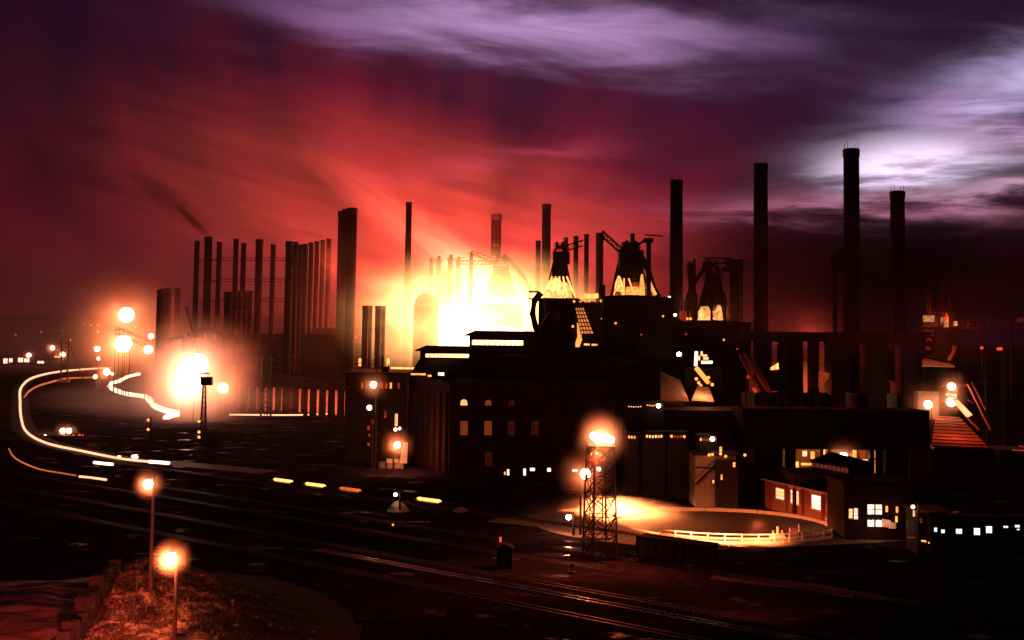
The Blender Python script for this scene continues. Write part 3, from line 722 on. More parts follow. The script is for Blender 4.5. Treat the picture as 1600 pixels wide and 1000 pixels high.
# cables sagging from the pylon
def cable(a, b, sag, r=.09, n=12):
    a, b = Vector(a), Vector(b); return [a+(b-a)*i/n-Vector((0, 0, 4*sag*(i/n)*(1-i/n))) for i in range(n+1)], r
t = thing('power_lines', 'sagging power lines running left and right from the lattice pylon', 'power lines', (pyl[0], pyl[1], pyl[3]))
for s in (-3.9, -3.1, 3.1, 3.9):
    for zz in (pyl[2], pyl[3]):
        for tgt in (P(182, 516, 620), P(600, 565+(4 if zz == pyl[3] else 0), 380)):
            pts, r = cable((pyl[0]+s, pyl[1], zz), tgt+Vector((0, 0, s*.5)), 5)
            MB().tube(pts, r, 4).build('cable', M_WIRE, t)
# tall skinny mast with a box, in front of the white blaze
c = G(317, 687); d1 = c.y; zt = P(318, 602, d1).z
t = thing('lattice_mast', 'slender lattice mast with a box on top, black against the white blaze', 'mast', (c.x, c.y, 0))
lattice(t, (c.x, c.y), 2.0, 1.0, zt, 9, M_LAT, .14, .24)
a = P(314, 602, d1); b = P(331.5, 589, d1); MB().box((a.x, d1-1.2, a.z), (b.x, d1+1.2, b.z)).build('cabin', M_STEEL, t)
a = P(313, 584, d1); b = P(327, 582.3, d1); MB().box((a.x, d1-1.2, a.z), (b.x, d1+1.2, b.z)).build('roof_plate', M_STEEL, t)
for px in (315, 325): bar('post', P(px, 589, d1), P(px, 583, d1), .2, M_STEEL, t)
# the great floodlight tower
c = G(937, 873); dT = c.y; zt = P(941, 697, dT).z
t = thing('floodlight_tower', 'tall four-legged lattice floodlight tower blazing at its top, right of centre', 'floodlight tower', (c.x, c.y, 0))
lattice(t, (c.x, c.y), 4.7, 3.7, zt, 6, M_LAT, .15, .26, rot=.35)
MB().box((c.x-2.2, dT-2.2, zt), (c.x+2.2, dT+2.2, zt+.15)).build('platform', M_STEEL, t)
for k in range(4):
    a = .35+math.pi/4+k*math.pi/2; b = a+math.pi/2; ra = 2.9
    pa = Vector((c.x+ra*math.cos(a), dT+ra*math.sin(a), zt)); pb = Vector((c.x+ra*math.cos(b), dT+ra*math.sin(b), zt))
    bar('rail_post', pa, pa+Vector((0, 0, 1.1)), .09, M_LAT, t); bar('handrail', pa+Vector((0, 0, 1.1)), pb+Vector((0, 0, 1.1)), .08, M_LAT, t)
for dx, dy, dz in ((-.6, -1.5, 1.3), (.9, -1.4, 1.6), (0, 1.4, 1.4), (1.9, .2, 1.1), (-1.2, .8, 1.7)):
    b = Vector((c.x+dx, dT+dy, zt+dz)); MB().ball(b, .66, 12, 8).build('floodlight', E_WHITE, t, True)
for s, pw in (((0, -2.6, 1.6), 9000), ((0, 2.5, 1.6), 5200)): point(t, Vector((c.x, dT, zt))+Vector(s), pw*.7, (1, .19, .07), .4)
point(t, Vector((c.x, dT, zt-1.8)), 500, (1, .45, .2), .3)
spot(t, Vector((c.x-1, dT-2.8, zt-.6)), (c.x-6, dT-13, 0), 5e4, (1, .12, .045), 125, .4)
volume('mist', (c.x+.1, dT, zt+1.2), (5.6, 5.6, 6.2), .28, (1, .70, .5), t, soft=2.2)  # made-up mist drawing the halo round the tower lights
q = MB(); q.beam((c.x-2.2, dT-2.3, 0), (c.x-1.7, dT-1.9, zt), .1); q.beam((c.x-1.7, dT-2.3, 0), (c.x-1.3, dT-1.9, zt), .1); q.build('ladder', M_LAT, t)
lamp(914.5, 740.5, dT+24, 7000, 'second floodlight on a lower pole, left of the lattice tower', r=1.05, mist=5.5, misd=.055, poler=.2, name='yard_lamp', side=-1)
lamp(935.5, 733, dT+40, 0, 'small lamp seen through the lattice tower', r=.42, poler=.12)
# steaming pit lit at ground level left of the ring
pt = G(935, 800)
for (px, py, pw) in ((905, 793, 16000), (935, 801, 42000), (968, 808, 42000), (1000, 817, 16000)): spot(None, G(px, py)+Vector((-2, 0, 7)), G(px, py)+Vector((2, -1, 0)), pw*5, (1, .26, .08), 120, .8)  # flood beams added without fixtures to whiten steam and ground
tag(volume('steam', G(942, 803, .8), (21, 13, 4.0), .16, (1, .80, .66), noise=.5, nscale=2.5, soft=1.5), 'glaring bank of low steam beside the ring at the tower foot', 'steam')
tag(volume('steam', G(1240, 790, 2), (6, 6, 5), .035, (1, .80, .66), noise=.7, nscale=2.5, soft=1.5), 'faint wisp of steam in front of the brick shed windows', 'steam')

# ------------------------------------------------------------------ stone viaduct
t = thing('viaduct', 'long stone viaduct on close piers, red light showing between them', 'viaduct', G(450, 650))
pA, pB = (365, 643), (552, 650)
gA = G(372, 642); gB = G(558, 655)
gA = Vector((P(368, 600, 572).x, 572, 0)); gB = Vector((P(560, 600, 520).x, 520, 0))
u = (gB-gA).normalized(); nrm = Vector((-u.y, u.x, 0)); L_ = (gB-gA).length
zd0 = P(368, 584, 572).z; zd1 = P(560, 596, 520).z
def vz(s): return zd0+(zd1-zd0)*s/L_
npier = 14
for i in range(npier):
    s = L_*(i+.2)/npier; c = gA+u*s; zz = vz(s)-4.2; hw = L_/npier*.24
    MB().prism([c+u*a*hw*1.08+nrm*b*.9 for a, b in ((-1, -1), (1, -1), (1, 1), (-1, 1))], [c+u*a*hw+nrm*b*.7+Vector((0, 0, zz)) for a, b in ((-1, -1), (1, -1), (1, 1), (-1, 1))]).build('pier', M_BRICK, t)
for (o0, o1, h0, h1, nm, mt) in ((-4.4, 4.4, -4.4, -.3, 'deck', M_BRICK), (-5.0, -4.4, -1.2, 1.2, 'parapet', M_BRICK), (4.4, 5.0, -1.2, 1.2, 'parapet', M_BRICK)):
    A = gA-u*22; vs = [(A, 0), (gB, L_)]
    f = lambda c, s, o, h: c+nrm*o+Vector((0, 0, vz(s)+h))
    MB().prism([f(A, -22, o0, h0), f(A, -22, o1, h0), f(A, -22, o1, h1), f(A, -22, o0, h1)], [f(gB, L_, o0, h0), f(gB, L_, o1, h0), f(gB, L_, o1, h1), f(gB, L_, o0, h1)]).build(nm, mt, t)
for i in range(9):
    s = L_*(i+.5)/9; b = gA+u*s+Vector((0, 0, vz(s)))
    bar('lamp_standard', b, b+Vector((0, 0, 4+(i % 3))), .2, M_STEEL, t)
# pale wall and lights added to redden the gaps between the piers
bw_ = gA+nrm*19-u*30; be_ = gB+nrm*19+u*6
tag(MB().prism([bw_, be_, be_+nrm, bw_+nrm], [v_+Vector((0, 0, 12)) for v_ in (bw_, be_, be_+nrm, bw_+nrm)]).build('retaining_wall', M_CONC, None), 'pale wall added behind the viaduct piers to catch red light', 'wall')
for i in range(7):
    point(t, gA+u*(L_*(i+.3)/7)+nrm*12+Vector((0, 0, 3.5)), 7500*(1.15-i*.09), (1, .13, .045), .8)

# ------------------------------------------------------------------ engine house and its neighbours
dF = 318
eh = thing('engine_house', 'huge black engine house with two glowing roof monitors, left of centre', 'engine house', (X(830, dF), dF, 0))
xl, xr = X(704, dF), X(1000, dF); ze = Z(597, dF)
MB().box((xl, dF, 0), (xr, dF+70, ze)).build('front_wall', M_BRICK, eh)
xw = X(640, 352); 
MB().prism([(xl-.02, dF+.5, 0), (xw, 352, 0), (xw+30, 410, 0), (xl-.02, 380, 0)], [(xl-.02, dF+.5, ze-1.2), (xw, 352, Z(584, 352)), (xw+30, 410, Z(584, 352)), (xl-.02, 380, ze-1.2)]).build('side_wall', M_BRICK, eh)
for k in range(7):
    f = (k+.3)/7; x = xl+(xw-xl)*f; y = dF+.5+(352-dF-.5)*f; bar('pilaster', (x, y-.35, 0), (x, y-.35, ze-3), 1.1, M_BRICK, eh, h=.9)
for px in (744, 781, 817, 854, 890, 926, 962, 998): bar('pilaster', (X(px, dF), dF-.4, 0), (X(px, dF), dF-.4, ze-2), 1.1, M_BRICK, eh, h=.8)
MB().box((xl-.6, dF-.9, ze-1.0), (xr+.6, dF-.02, ze-.2)).build('cornice', M_TRIM if False else M_BRICK, eh)
# lower gable roof with monitor
R = lambda px, py, d: P(px, py, d)
e0, e1 = R(641, 585, 352), R(800, 585, 340); r0, r1 = R(655, 561, 368), R(800, 561, 356)
MB().prism([e0, r0, r0+Vector((6, 26, -.2)), e0+Vector((6, 58, 0))], [e1, r1, r1+Vector((6, 26, -.2)), e1+Vector((6, 58, 0))]).build('roof', M_ROOF, eh)
def monitor(x0, x1, yt, yb, g0, g1, gy0, gy1, d, n, nm='monitor'):
    a = R(x0, yb, d); b = R(x1, yt, d); dep = 13
    xa, xb = a.x, b.x; zb, zt_ = a.z, b.z; gz0, gz1 = R(g0, gy1, d).z, R(g0, gy0, d).z; gx0, gx1 = R(g0, gy0, d).x, R(g1, gy0, d).x
    m_ = MB(); m_.box((xa, d, zb-4), (gx0, d+dep, zt_)); m_.box((gx1, d, zb-4), (xb, d+dep, zt_))
    m_.box((gx0, d, zb-4), (gx1, d+dep, gz0)); m_.box((gx0, d, gz1), (gx1, d+dep, zt_-.6)); o = m_.build('roof_monitor', M_CORR, eh)
    MB().prism([(xa-1.6, d-1.2, zt_-.6), (xa+1.4, d+dep/2, zt_+.9), (xa-1.6, d+dep+1.2, zt_-.6), (xa-1.6, d+dep+1.2, zt_-1.0), (xa-1.6, d-1.2, zt_-1.0)],
               [(xb+1, d-1.2, zt_-.6), (xb-1, d+dep/2, zt_+.9), (xb+1, d+dep+1.2, zt_-.6), (xb+1, d+dep+1.2, zt_-1.0), (xb+1, d-1.2, zt_-1.0)]).build('monitor_roof', M_ROOF, o)
    wd = (gx1-gx0)/n
    for i in range(n):
        MB().box((gx0+i*wd+.12, d+.3, gz0+.05), (gx0+(i+1)*wd-.12, d+.4, gz1-.05)).build('pane', E_MON, o)
E_MON = glow('monitor_glass', (1.0, .56, .22), 3.4, .35, .25)
monitor(656, 742, 545, 575, 664.5, 739, 552.5, 558.5, 366, 11)
monitor(733, 838, 521.5, 556, 737, 818, 531.5, 539, 352, 10)
MB().prism([R(733, 556, 350), R(733, 548, 350)+Vector((0, 14, 0)), R(733, 556, 350)+Vector((0, 28, 0))], [R(1000, 560, 340), R(1000, 540, 340)+Vector((0, 14, 0)), R(1000, 560, 340)+Vector((0, 28, 0))]).build('roof', M_ROOF, eh)
MB().box((X(733, 349), 349, ze-8), (X(1000, 349), 377, Z(555, 349))).build('upper_wall', M_BRICK, eh)
# arched and square windows of the front
def arch_window(px, pyb, pyt, wpx, d, parent, mat, fr=M_BRICK, name='window', label=None):
    a = P(px-wpx/2, pyb, d); b = P(px+wpx/2, pyt, d); x0, x1, z0, z1 = a.x, b.x, a.z, b.z; r = (x1-x0)/2; zc = z1-r; xc = (x0+x1)/2
    q = MB(); n = 8; inn = [(xc+r*math.cos(math.pi*i/n), zc+r*math.sin(math.pi*i/n)) for i in range(n+1)]; k = r+.28
    out_ = [(xc+k*math.cos(math.pi*i/n), zc+k*math.sin(math.pi*i/n)) for i in range(n+1)]
    for i in range(n):
        q.prism([(inn[i][0], d-.22, inn[i][1]), (out_[i][0], d-.22, out_[i][1]), (out_[i+1][0], d-.22, out_[i+1][1]), (inn[i+1][0], d-.22, inn[i+1][1])],
                [(inn[i][0], d, inn[i][1]), (out_[i][0], d, out_[i][1]), (out_[i+1][0], d, out_[i+1][1]), (inn[i+1][0], d, inn[i+1][1])])
    q.box((x0-.28, d-.22, z0-.2), (x0, d, zc)); q.box((x1, d-.22, z0-.2), (x1+.28, d, zc)); q.box((x0, d-.3, z0-.3), (x1, d, z0))
    o = q.build(name, fr, parent, label=label)
    for s in (0, 1):
        xa, xb = (x0+.03, xc-.05) if s == 0 else (xc+.05, x1-.03)
        if zc > z0+.3: MB().box((xa, d-.1, z0+.03), (xb, d-.04, zc-.06)).build('pane', mat, o)
        pts = [(x_, z_) for x_, z_ in inn if (x_ <= xc+1e-6) == (s == 0) or abs(x_-xc) < 1e-6]
        pts = [(xc-.05 if s == 0 else xc+.05, zc)]+[(min(x_, xb) if s == 0 else max(x_, xa), z_) for x_, z_ in pts]
        MB().prism([(x_, d-.1, z_) for x_, z_ in pts], [(x_, d-.04, z_) for x_, z_ in pts]).build('pane', mat, o)
    return o
E_W1 = glow('warm_bright_glass', (1.0, .42, .16), 1.8, .3, 1.5); E_W2 = glow('warm_dim_glass', (.8, .12, .035), .42, .6, 1.5); E_W3 = glow('very_dim_glass', (.5, .04, .02), .14, .7, 1.5)
arch_window(725, 633.5, 624, 11, dF, eh, E_W1); arch_window(763, 633.5, 624.5, 10, dF, eh, E_W2); arch_window(799, 633.5, 625, 9, dF, eh, E_W3)
for px, mt in ((725, E_W2), (762.5, E_W2), (799, E_W3), (836, E_W3)): lit_window(px-6, px+6, 658, 680, dF, eh, mt, 4, 6, M_BRICK)
lit_window(757.5, 769.5, 706, 728, dF, eh, E_W3, 4, 6, M_BRICK); pass
for px in (690, 680, 669, 659.5, 650.5):
    f = (704-px)/64; yy = dF+.5+33.5*f; lit_window(px-1.6, px+1.6, 655, 676, yy-.5, eh, E_W3, 1, 4, M_BRICK)
# doorway glare and small lights along the foot of the wall
for i, (x0, x1, y0, y1, mt, lab) in enumerate([(792, 796, 733, 743, E_WINW, 'narrow lit doorway at the foot of the engine house'), (787.5, 790, 737, 742, E_ORANGE, None),
        (814, 822, 732, 743, E_WINW, None), (828, 836, 731, 736, E_WINW, None), (853, 861, 731, 737, E_WINW, None), (894, 903, 733, 737, E_WINW, None)]):
    lit_window(x0, x1, y0, y1, dF-.02, eh, mt, 1, 1)
# dome (dust catcher) behind the engine house
c = P(847, 560, 372); t = thing('dust_catcher', 'round black domed vessel behind the engine house roof', 'dust catcher', (c.x, 372, 0)); rr = 23*372/F_PX
ztop = P(847, 527, 372).z
MB().lathe((c.x, 372, 0), [(rr*.96, 0), (rr*.96, ztop-rr*.9)], 28).build('shell', M_SOOT, t, True)
MB().lathe((c.x, 372, ztop-rr*.9), [(rr*.96, 0), (rr*.9, rr*.4), (rr*.7, rr*.68), (rr*.4, rr*.86), (rr*.1, rr*.9)], 28).build('dome', M_SOOT, t, True)
MB().tube([P(850, 530, 372), P(856, 508, 378), P(866, 490, 386)], 2.2, 12).build('gas_pipe', M_SOOT, t, True)
# flat-roofed block left of the engine house with the boxy roof hut
bl = thing('boiler_house', 'dark flat-topped boiler house with a row of red windows, left of the engine house', 'boiler house', (X(590, 345), 345, 0))
MB().box((X(541, 345), 345, 0), (X(636, 345), 385, Z(585, 345, 590))).build('wall', M_BRICK, bl)
MB().box((X(540, 345), 344.4, Z(585, 345, 590)+.01), (X(637, 345), 385.5, Z(585, 345, 590)+.6)).build('roof', M_ROOF, bl)
MB().prism([P(594, 584, 350), P(608, 584, 350), P(608, 584, 350)+Vector((0, 6, 0)), P(594, 584, 350)+Vector((0, 6, 0))], [P(598, 573, 350), P(607, 573, 350), P(607, 573, 350)+Vector((0, 6, 0)), P(598, 573, 350)+Vector((0, 6, 0))]).build('roof_hut', M_CORR, bl)
bar('vent_pipe', P(598, 576, 350), P(598, 560, 350), .5, M_STEEL, bl); bar('vent_pipe', P(607, 576, 352), P(607, 569, 352), .4, M_STEEL, bl)
for x0 in (564, 595, 602, 609, 621): lit_window(x0, x0+3.6, 598, 607, 344.98, bl, E_RED if x0 != 609 else E_ORANGE, 1, 2, M_BRICK)
for (x0, y0, y1) in ((600, 642, 653), (580, 655, 663), (574, 665, 672), (575, 678, 682), (574, 692, 697)): lit_window(x0, x0+4, y0, y1, 344.98, bl, E_RED, 2, 2, M_BRICK)
arch_window(619.3, 666, 646, 5, 344.98, bl, E_W1)
t = thing('utility_pole', 'short crossarm pole on the roofline left of the roof hut', 'utility pole', P(589, 584, 348))
bar('pole', P(589, 586, 348), P(589, 570, 348), .35, M_WOOD, t)
for yy in (572, 576): bar('cross_arm', P(584, yy, 348), P(594, yy, 348), .25, M_WOOD, t)
t = thing('bracket_pole', 'pole with a slanting bracket below the haloed lamp by the boiler house', 'pole', (X(587.5, 331), 331, 0))
bar('pole', (X(587.5, 331), 331, 0), P(587.5, 611, 331), .35, M_LAT, t); bar('bracket', P(587.5, 611, 331), P(574, 616, 331), .4, M_LAT, t); bar('bracket', P(587.5, 614, 331), P(580, 622, 331), .2, M_LAT, t)
# glowing pit behind the boiler house roofline
t = thing('ladle_fire', 'bright low fire seen along the roofline beside the engine house', 'fire', P(622, 583, 392))
MB().box(tuple(P(606, 583, 392)), tuple(P(655, 574.5, 392)+Vector((0, 3, 0)))).build('hot_bed', E_HOT, t)
for i, (x0, x1, yy) in enumerate([(642, 665, 584.5), (668.5, 674, 587), (684.5, 694, 584)]):
    q = MB().box(tuple(P(x0, yy+(2.8 if i == 2 else 1.5), 339)), tuple(P(x1, yy-(1.8 if i == 2 else 1), 339)+Vector((0, .5, 0)))); q.build('roof_light', E_WINW if i == 2 else E_ORANGE, eh)
# lit doorway wall by the engine house end
t = thing('loading_dock', 'floodlit pale loading dock and end wall under the haloed lamp', 'loading dock', (X(622, 332), 332, 0))
zz = lambda py: P(630, py, 332).z
MB().box((X(595, 332), 331, 0), (X(634, 332), 338, zz(724))).build('platform', M_CONC, t)
MB().prism([P(624, 724, 332.5), P(636, 724, 332.5), P(636, 724, 332.5)+Vector((0, 1, 0)), P(624, 724, 332.5)+Vector((0, 1, 0))], [P(630, 692, 333), P(637, 692, 333), P(637, 692, 333)+Vector((0, 1, 0)), P(630, 692, 333)+Vector((0, 1, 0))]).build('end_wall', M_PAINT, t)
MB().box((X(605, 332), 333, zz(724)+.02), (X(626, 332), 336, zz(719))).build('crate_stack', M_PAINT, t)
for px in (596, 608, 620): bar('bumper_post', (X(px, 332), 330.8, 0), (X(px, 332), 330.8, zz(722)), .4, M_WOOD, t)
point(t, P(618, 708, 326), 1100, (1, .26, .10), .5)
t = thing('light_pole', 'thin dark pole standing in front of the floodlit dock', 'pole', G(603, 748)); bar('pole', G(603, 748), P(603, 668, G(603, 748).y), .28, M_WOOD, t); bar('cross_arm', P(599, 672, G(603, 748).y), P(607, 672, G(603, 748).y), .2, M_WOOD, t)

# ------------------------------------------------------------------ blast furnaces
def furnace(cx, top, deck, base_d, wpx, label, hot, hotw, hoty, skip=None, light=20000, lcol=(1, .17, .05), mat=M_SOOT, colmat=M_STEEL, emat=None, arms=True):
    "cx, top, deck in pixels: axis, top of the headgear, casting floor; hot = height in px of the glowing hearth"
    d = base_d; S_ = d/F_PX; c = P(cx, deck, d); zt = P(cx, top, d).z; zd = c.z; W_ = wpx*S_; H = zt-zd
    t = thing('blast_furnace', label, 'blast furnace', (c.x, d, 0))
    v = Vector((c.x, d, zd))
    MB().lathe((c.x, d, 0), [(W_*.62, 0), (W_*.62, zd-.8)], 24).build('casting_house', mat, t)
    MB().lathe((c.x, d, zd), [(W_*.75, -1.2), (W_*.75, -.4), (W_*.2, -.3)], 24).build('casting_floor', mat, t)
    MB().lathe(v, [(W_*.22, 0), (W_*.24, H*.16), (W_*.31, H*.26), (W_*.30, H*.32), (W_*.19, H*.68), (W_*.20, H*.70), (W_*.12, H*.78)], 24).build('stack_shell', mat, t, True)
    MB().lathe(v, [(W_*.235, .2), (W_*.26, H*.10), (W_*.27, H*.155), (W_*.235, H*.16)], 24).build('hearth', emat or E_HOT, t)
    q = MB(); n = 22
    q.tube([v+Vector((math.cos(2*math.pi*i/n)*W_*.40, math.sin(2*math.pi*i/n)*W_*.40, H*.24)) for i in range(n+1)], W_*.035, 8); q.build('bustle_pipe', mat, t, True)
    for k in range(8):
        a = math.pi/8+k*math.pi/4; b0 = v+Vector((math.cos(a)*W_*.52, math.sin(a)*W_*.52, 0)); b1 = v+Vector((math.cos(a)*W_*.20, math.sin(a)*W_*.20, H*.70))
        bar('column', b0, b1, W_*.035, colmat, t)
        a2 = a+math.pi/4; b2 = v+Vector((math.cos(a2)*W_*.52, math.sin(a2)*W_*.52, 0)); b3 = v+Vector((math.cos(a2)*W_*.20, math.sin(a2)*W_*.20, H*.70))
        for f0, f1 in ((.0, .22), (.22, .44), (.44, .72)):
            bar('brace', b0+(b1-b0)*f0, b2+(b3-b2)*f1, W_*.014, colmat, t); bar('girt', b0+(b1-b0)*f1, b2+(b3-b2)*f1, W_*.016, colmat, t)
    for k in range(4):
        a = math.pi/4+k*math.pi/2; x, y = math.cos(a), math.sin(a)
        MB().tube([v+Vector((x*W_*.15, y*W_*.15, H*.66)), v+Vector((x*W_*.24, y*W_*.24, H*.76)), v+Vector((x*W_*.20, y*W_*.20, H*.86)), v+Vector((x*W_*.05, y*W_*.05, H*.93))], W_*.04, 8).build('uptake', mat, t, True)
    for z, rr in ((.70, .30), (.80, .27), (.90, .20)):
        MB().lathe(v, [(W_*rr, H*z), (W_*rr, H*z+.3)], 8).build('platform', colmat, t)
        for k in range(8):
            a = k*math.pi/4; p = v+Vector((math.cos(a)*W_*rr, math.sin(a)*W_*rr, H*z+.3)); p2 = v+Vector((math.cos(a+math.pi/4)*W_*rr, math.sin(a+math.pi/4)*W_*rr, H*z+.3))
            bar('rail_post', p, p+Vector((0, 0, 1.2)), .14, colmat, t); bar('handrail', p+Vector((0, 0, 1.2)), p2+Vector((0, 0, 1.2)), .12, colmat, t)
    for k in (-1, 1):
        MB().cyl(v+Vector((k*W_*.10, 0, H*.9)), v+Vector((k*W_*.10, 0, H*1.0)), W_*.035, W_*.05, 8).build('bleeder_valve', mat, t)
    # downcomer
    if arms:
        s = arms; MB().tube([v+Vector((0, 0, H*.93)), v+Vector((s*W_*.2, 0, H*.92)), v+Vector((s*W_*.62, 0, H*.55)), v+Vector((s*W_*.78, 0, H*.32)), v+Vector((s*W_*.8, 0, 0))], W_*.055, 10).build('downcomer', mat, t, True)
    if skip:
        p0, p1 = P(*skip[0]), P(*skip[1]); w_ = 1.5; hh = 2.2
        m_ = max(4, int((p1-p0).length/4.5))
        for yy in (-w_, w_):
            o = Vector((0, yy, 0)); up = Vector((0, 0, hh))
            bar('chord', p0+o, p1+o, .35, colmat, t); bar('chord', p0+o+up, p1+o+up, .35, colmat, t)
            for i in range(m_):
                a = p0+(p1-p0)*i/m_+o; b = p0+(p1-p0)*(i+1)/m_+o
                bar('web_bar', a, b+up, .2, colmat, t); bar('web_bar', a, a+up, .2, colmat, t)
    if light:
        for k in range(4):
            a = -math.pi/2+k*math.pi/2+.3
            point(t, v+Vector((math.cos(a)*W_*.36, math.sin(a)*W_*.36, H*.13)), light*(.45 if k else 1), lcol, .8)
    return t
f0 = furnace(782, 398, 475, 600, 58, 'first furnace, washed out orange in the great glow', 0, 0, 0, ((738, 398, 596), (776, 412, 596)), light=0, arms=1)
f1 = furnace(874, 378, 465, 438, 46, 'second furnace, its foot a white-hot cone right of the great glow', 0, 0, 0, ((866, 398, 433), (911, 384, 433)), light=9000, arms=0)
f2 = furnace(985, 376, 462, 405, 62, 'third furnace, big black headgear above orange fires', 0, 0, 0, ((941, 370, 400), (972, 398, 400)), light=7000, arms=0, emat=E_ORANGE)
f3 = furnace(1114, 408, 500, 420, 54, 'fourth furnace, dim red with a glowing arch at its foot', 0, 0, 0, ((1140, 412, 414), (1100, 412, 414)), light=12000, lcol=(1, .26, .08), arms=-1, emat=E_HOT)
f4 = furnace(1468, 412, 510, 350, 44, 'last furnace at the far right, only its red-lit foot showing', 0, 0, 0, ((1478, 440, 346), (1490, 500, 346)), light=7000, lcol=(1, .16, .05), arms=0, emat=E_RED)
# filled-in body of the third furnace
c = P(985, 420, 405); k_ = 405/F_PX
for (x0, x1, y0, y1, dd, nm) in ((966, 1004, 392, 428, 404, 'top_house'), (971, 998, 380, 394, 404, 'hoist_house'), (976, 1000, 428, 446, 405, 'charging_bin')):
    a, b = P(x0, y1, dd), P(x1, y0, dd); MB().box((a.x, dd-3.5, a.z), (b.x, dd+3.5, b.z)).build(nm, M_SOOT, f2)
MB().tube([P(1003, 402, 404), P(1014, 425, 404), P(1022, 452, 404), P(1030, 464, 404)], 1.0, 8).build('stay_pipe', M_SOOT, f2)
MB().tube([P(970, 405, 404), P(964, 430, 404), P(958, 462, 404)], .9, 8).build('stay_pipe', M_SOOT, f2)
for (x0, x1, y0, y1, dd) in ((864, 890, 394, 412, 437), (868, 884, 412, 430, 437)):
    a, b = P(x0, y1, dd), P(x1, y0, dd); MB().box((a.x, dd-2.5, a.z), (b.x, dd+2.5, b.z)).build('top_house', M_SOOT, f1)
# tall headgear mast with a long arm, right of the third furnace
t = thing('gin_pole', 'tall post with cabin and a long thin arm right of the black furnace', 'crane mast', (X(1013, 398), 398, 0))
a, b = P(1010, 470, 398), P(1017, 372, 398); MB().box((a.x, 397, 0), (b.x, 399, b.z)).build('post', M_SOOT, t)
a, b = P(1006, 379, 398), P(1020, 373, 398); MB().box((a.x, 396, a.z), (b.x, 400, b.z)).build('cabin', M_SOOT, t)
bar('arm', P(1008, 367, 398), P(1036, 369, 398), .45, M_STEEL, t); bar('brace', P(1009, 372, 398), P(995, 387, 399), .6, M_STEEL, t); bar('brace', P(1018, 380, 398), P(1018, 372, 398), .6, M_STEEL, t)
t = thing('gin_pole', 'dark hoist post with sheaves left of the black furnace', 'crane mast', (X(938, 402), 402, 0))
a, b = P(938, 375, 402), P(945, 370, 402); MB().box((a.x, 400, a.z), (b.x, 404, b.z)).build('cabin', M_SOOT, t)
for px in (937, 940): bar('post', (X(px, 402), 402, 0), P(px, 372, 402), .5, M_STEEL, t)
# headgear of the fourth furnace: ragged dark platforms
for (x0, x1, y0, y1, nm) in ((1074, 1083, 411, 430, 'platform_house'), (1098, 1112, 409, 424, 'top_house'), (1134, 1160, 406, 416, 'hoist_house'), (1128, 1150, 418, 424, 'walkway')):
    a, b = P(x0, y1, 418), P(x1, y0, 418); MB().box((a.x, 416, a.z), (b.x, 420, b.z)).build(nm, M_SOOT, f3)
for px, top in ((1077, 408), (1085, 405), (1142, 404), (1159, 407), (1106, 404)): bar('post', P(px, 500, 417), P(px, top, 417), .8, M_SOOT, f3)
t = thing('hot_stove', 'dark upright stove column at the left of the dim fourth furnace', 'stove', (X(1081, 425), 425, 0))
MB().lathe((X(1081, 425), 425, 0), [(1.5, 0), (1.5, Z(420, 425, 1081)), (.4, Z(416, 425, 1081))], 16).build('shell', M_SOOT, t)
t = thing('hot_stove', 'dark upright stove column at the right of the dim fourth furnace', 'stove', (X(1150, 430), 430, 0))
MB().lathe((X(1150, 430), 430, 0), [(1.9, 0), (1.9, Z(418, 430, 1150)), (.4, Z(413, 430, 1150))], 16).build('shell', M_SOOT, t)
# stoves and gas mains of the first furnace, in the glow
def stove(px, top, wpx, d, label, cap=True, base=0):
    a = P(px, top, d); r = wpx*d/F_PX/2; t = thing('hot_stove', label, 'stove', (a.x, d, 0), 'stoves of the first furnace')
    MB().lathe((a.x, d, 0), [(r, 0), (r, a.z-r*.8), (r*.8, a.z-r*.3), (r*.3, a.z)], 18).build('shell', M_SOOT, t, True)
    if cap:
        MB().lathe((a.x, d, a.z-r), [(r*1.7, 0), (r*1.7, .4)], 10).build('platform', M_STEEL, t)
        for k in range(6):
            an = k*math.pi/3; p = Vector((a.x+math.cos(an)*r*1.7, d+math.sin(an)*r*1.7, a.z-r)); bar('rail_post', p, p+Vector((0, 0, 1.6)), .2, M_STEEL, t)
        MB().ball((a.x+r*.2, d, a.z+r*.5), r*.7, 10, 6).build('bleeder_valve', M_STEEL, t, True)
    return t
stove(674, 406, 6, 600, 'leftmost slim stove in the orange glow'); stove(685.5, 404, 8, 604, 'second slim stove in the orange glow')
stove(704, 402, 8, 600, 'third stove in the orange glow, with a pair of valves on top'); stove(716, 405, 7, 606, 'fourth stove in the orange glow')
stove(695, 424, 18, 610, 'short thick stove body between the slim stoves', cap=False); stove(736.5, 396, 6, 598, 'tall slim mast-like stove left of the first furnace')
g = thing('gas_main', 'lattice gas main crossing from the stoves to the first furnace', 'gas main', P(715, 412, 598))
for yy in (-1.2, 1.2):
    for z_ in (0, 1.9): bar('chord', P(714, 413, 598)+Vector((0, yy, z_)), P(793, 413, 598)+Vector((0, yy, z_)), .4, M_STEEL, g)
    for i in range(13): bar('web_bar', P(714+i*6, 413, 598)+Vector((0, yy, 0)), P(720+i*6, 413, 598)+Vector((0, yy, 1.9)), .28, M_STEEL, g)
bar('brace', P(741, 396, 598), P(768, 412, 598), .5, M_STEEL, g); bar('brace', P(727, 402, 598), P(715, 404, 598), .4, M_STEEL, g)
t = thing('gas_holder', 'round-topped vessel left of the stoves, pale in the glow', 'gas holder', (X(665, 590), 590, 0)); r_ = 20*590/F_PX
MB().lathe((X(665, 590), 590, 0), [(r_, 0), (r_, Z(482, 590, 665)), (r_*.9, Z(470, 590, 665)), (r_*.6, Z(461, 590, 665)), (r_*.2, Z(458, 590, 665))], 24).build('shell', M_SOOT, t, True)
for k in range(5): bar('rail_post', P(659+k*3, 459, 589), P(659+k*3, 453, 589), .3, M_STEEL, t)

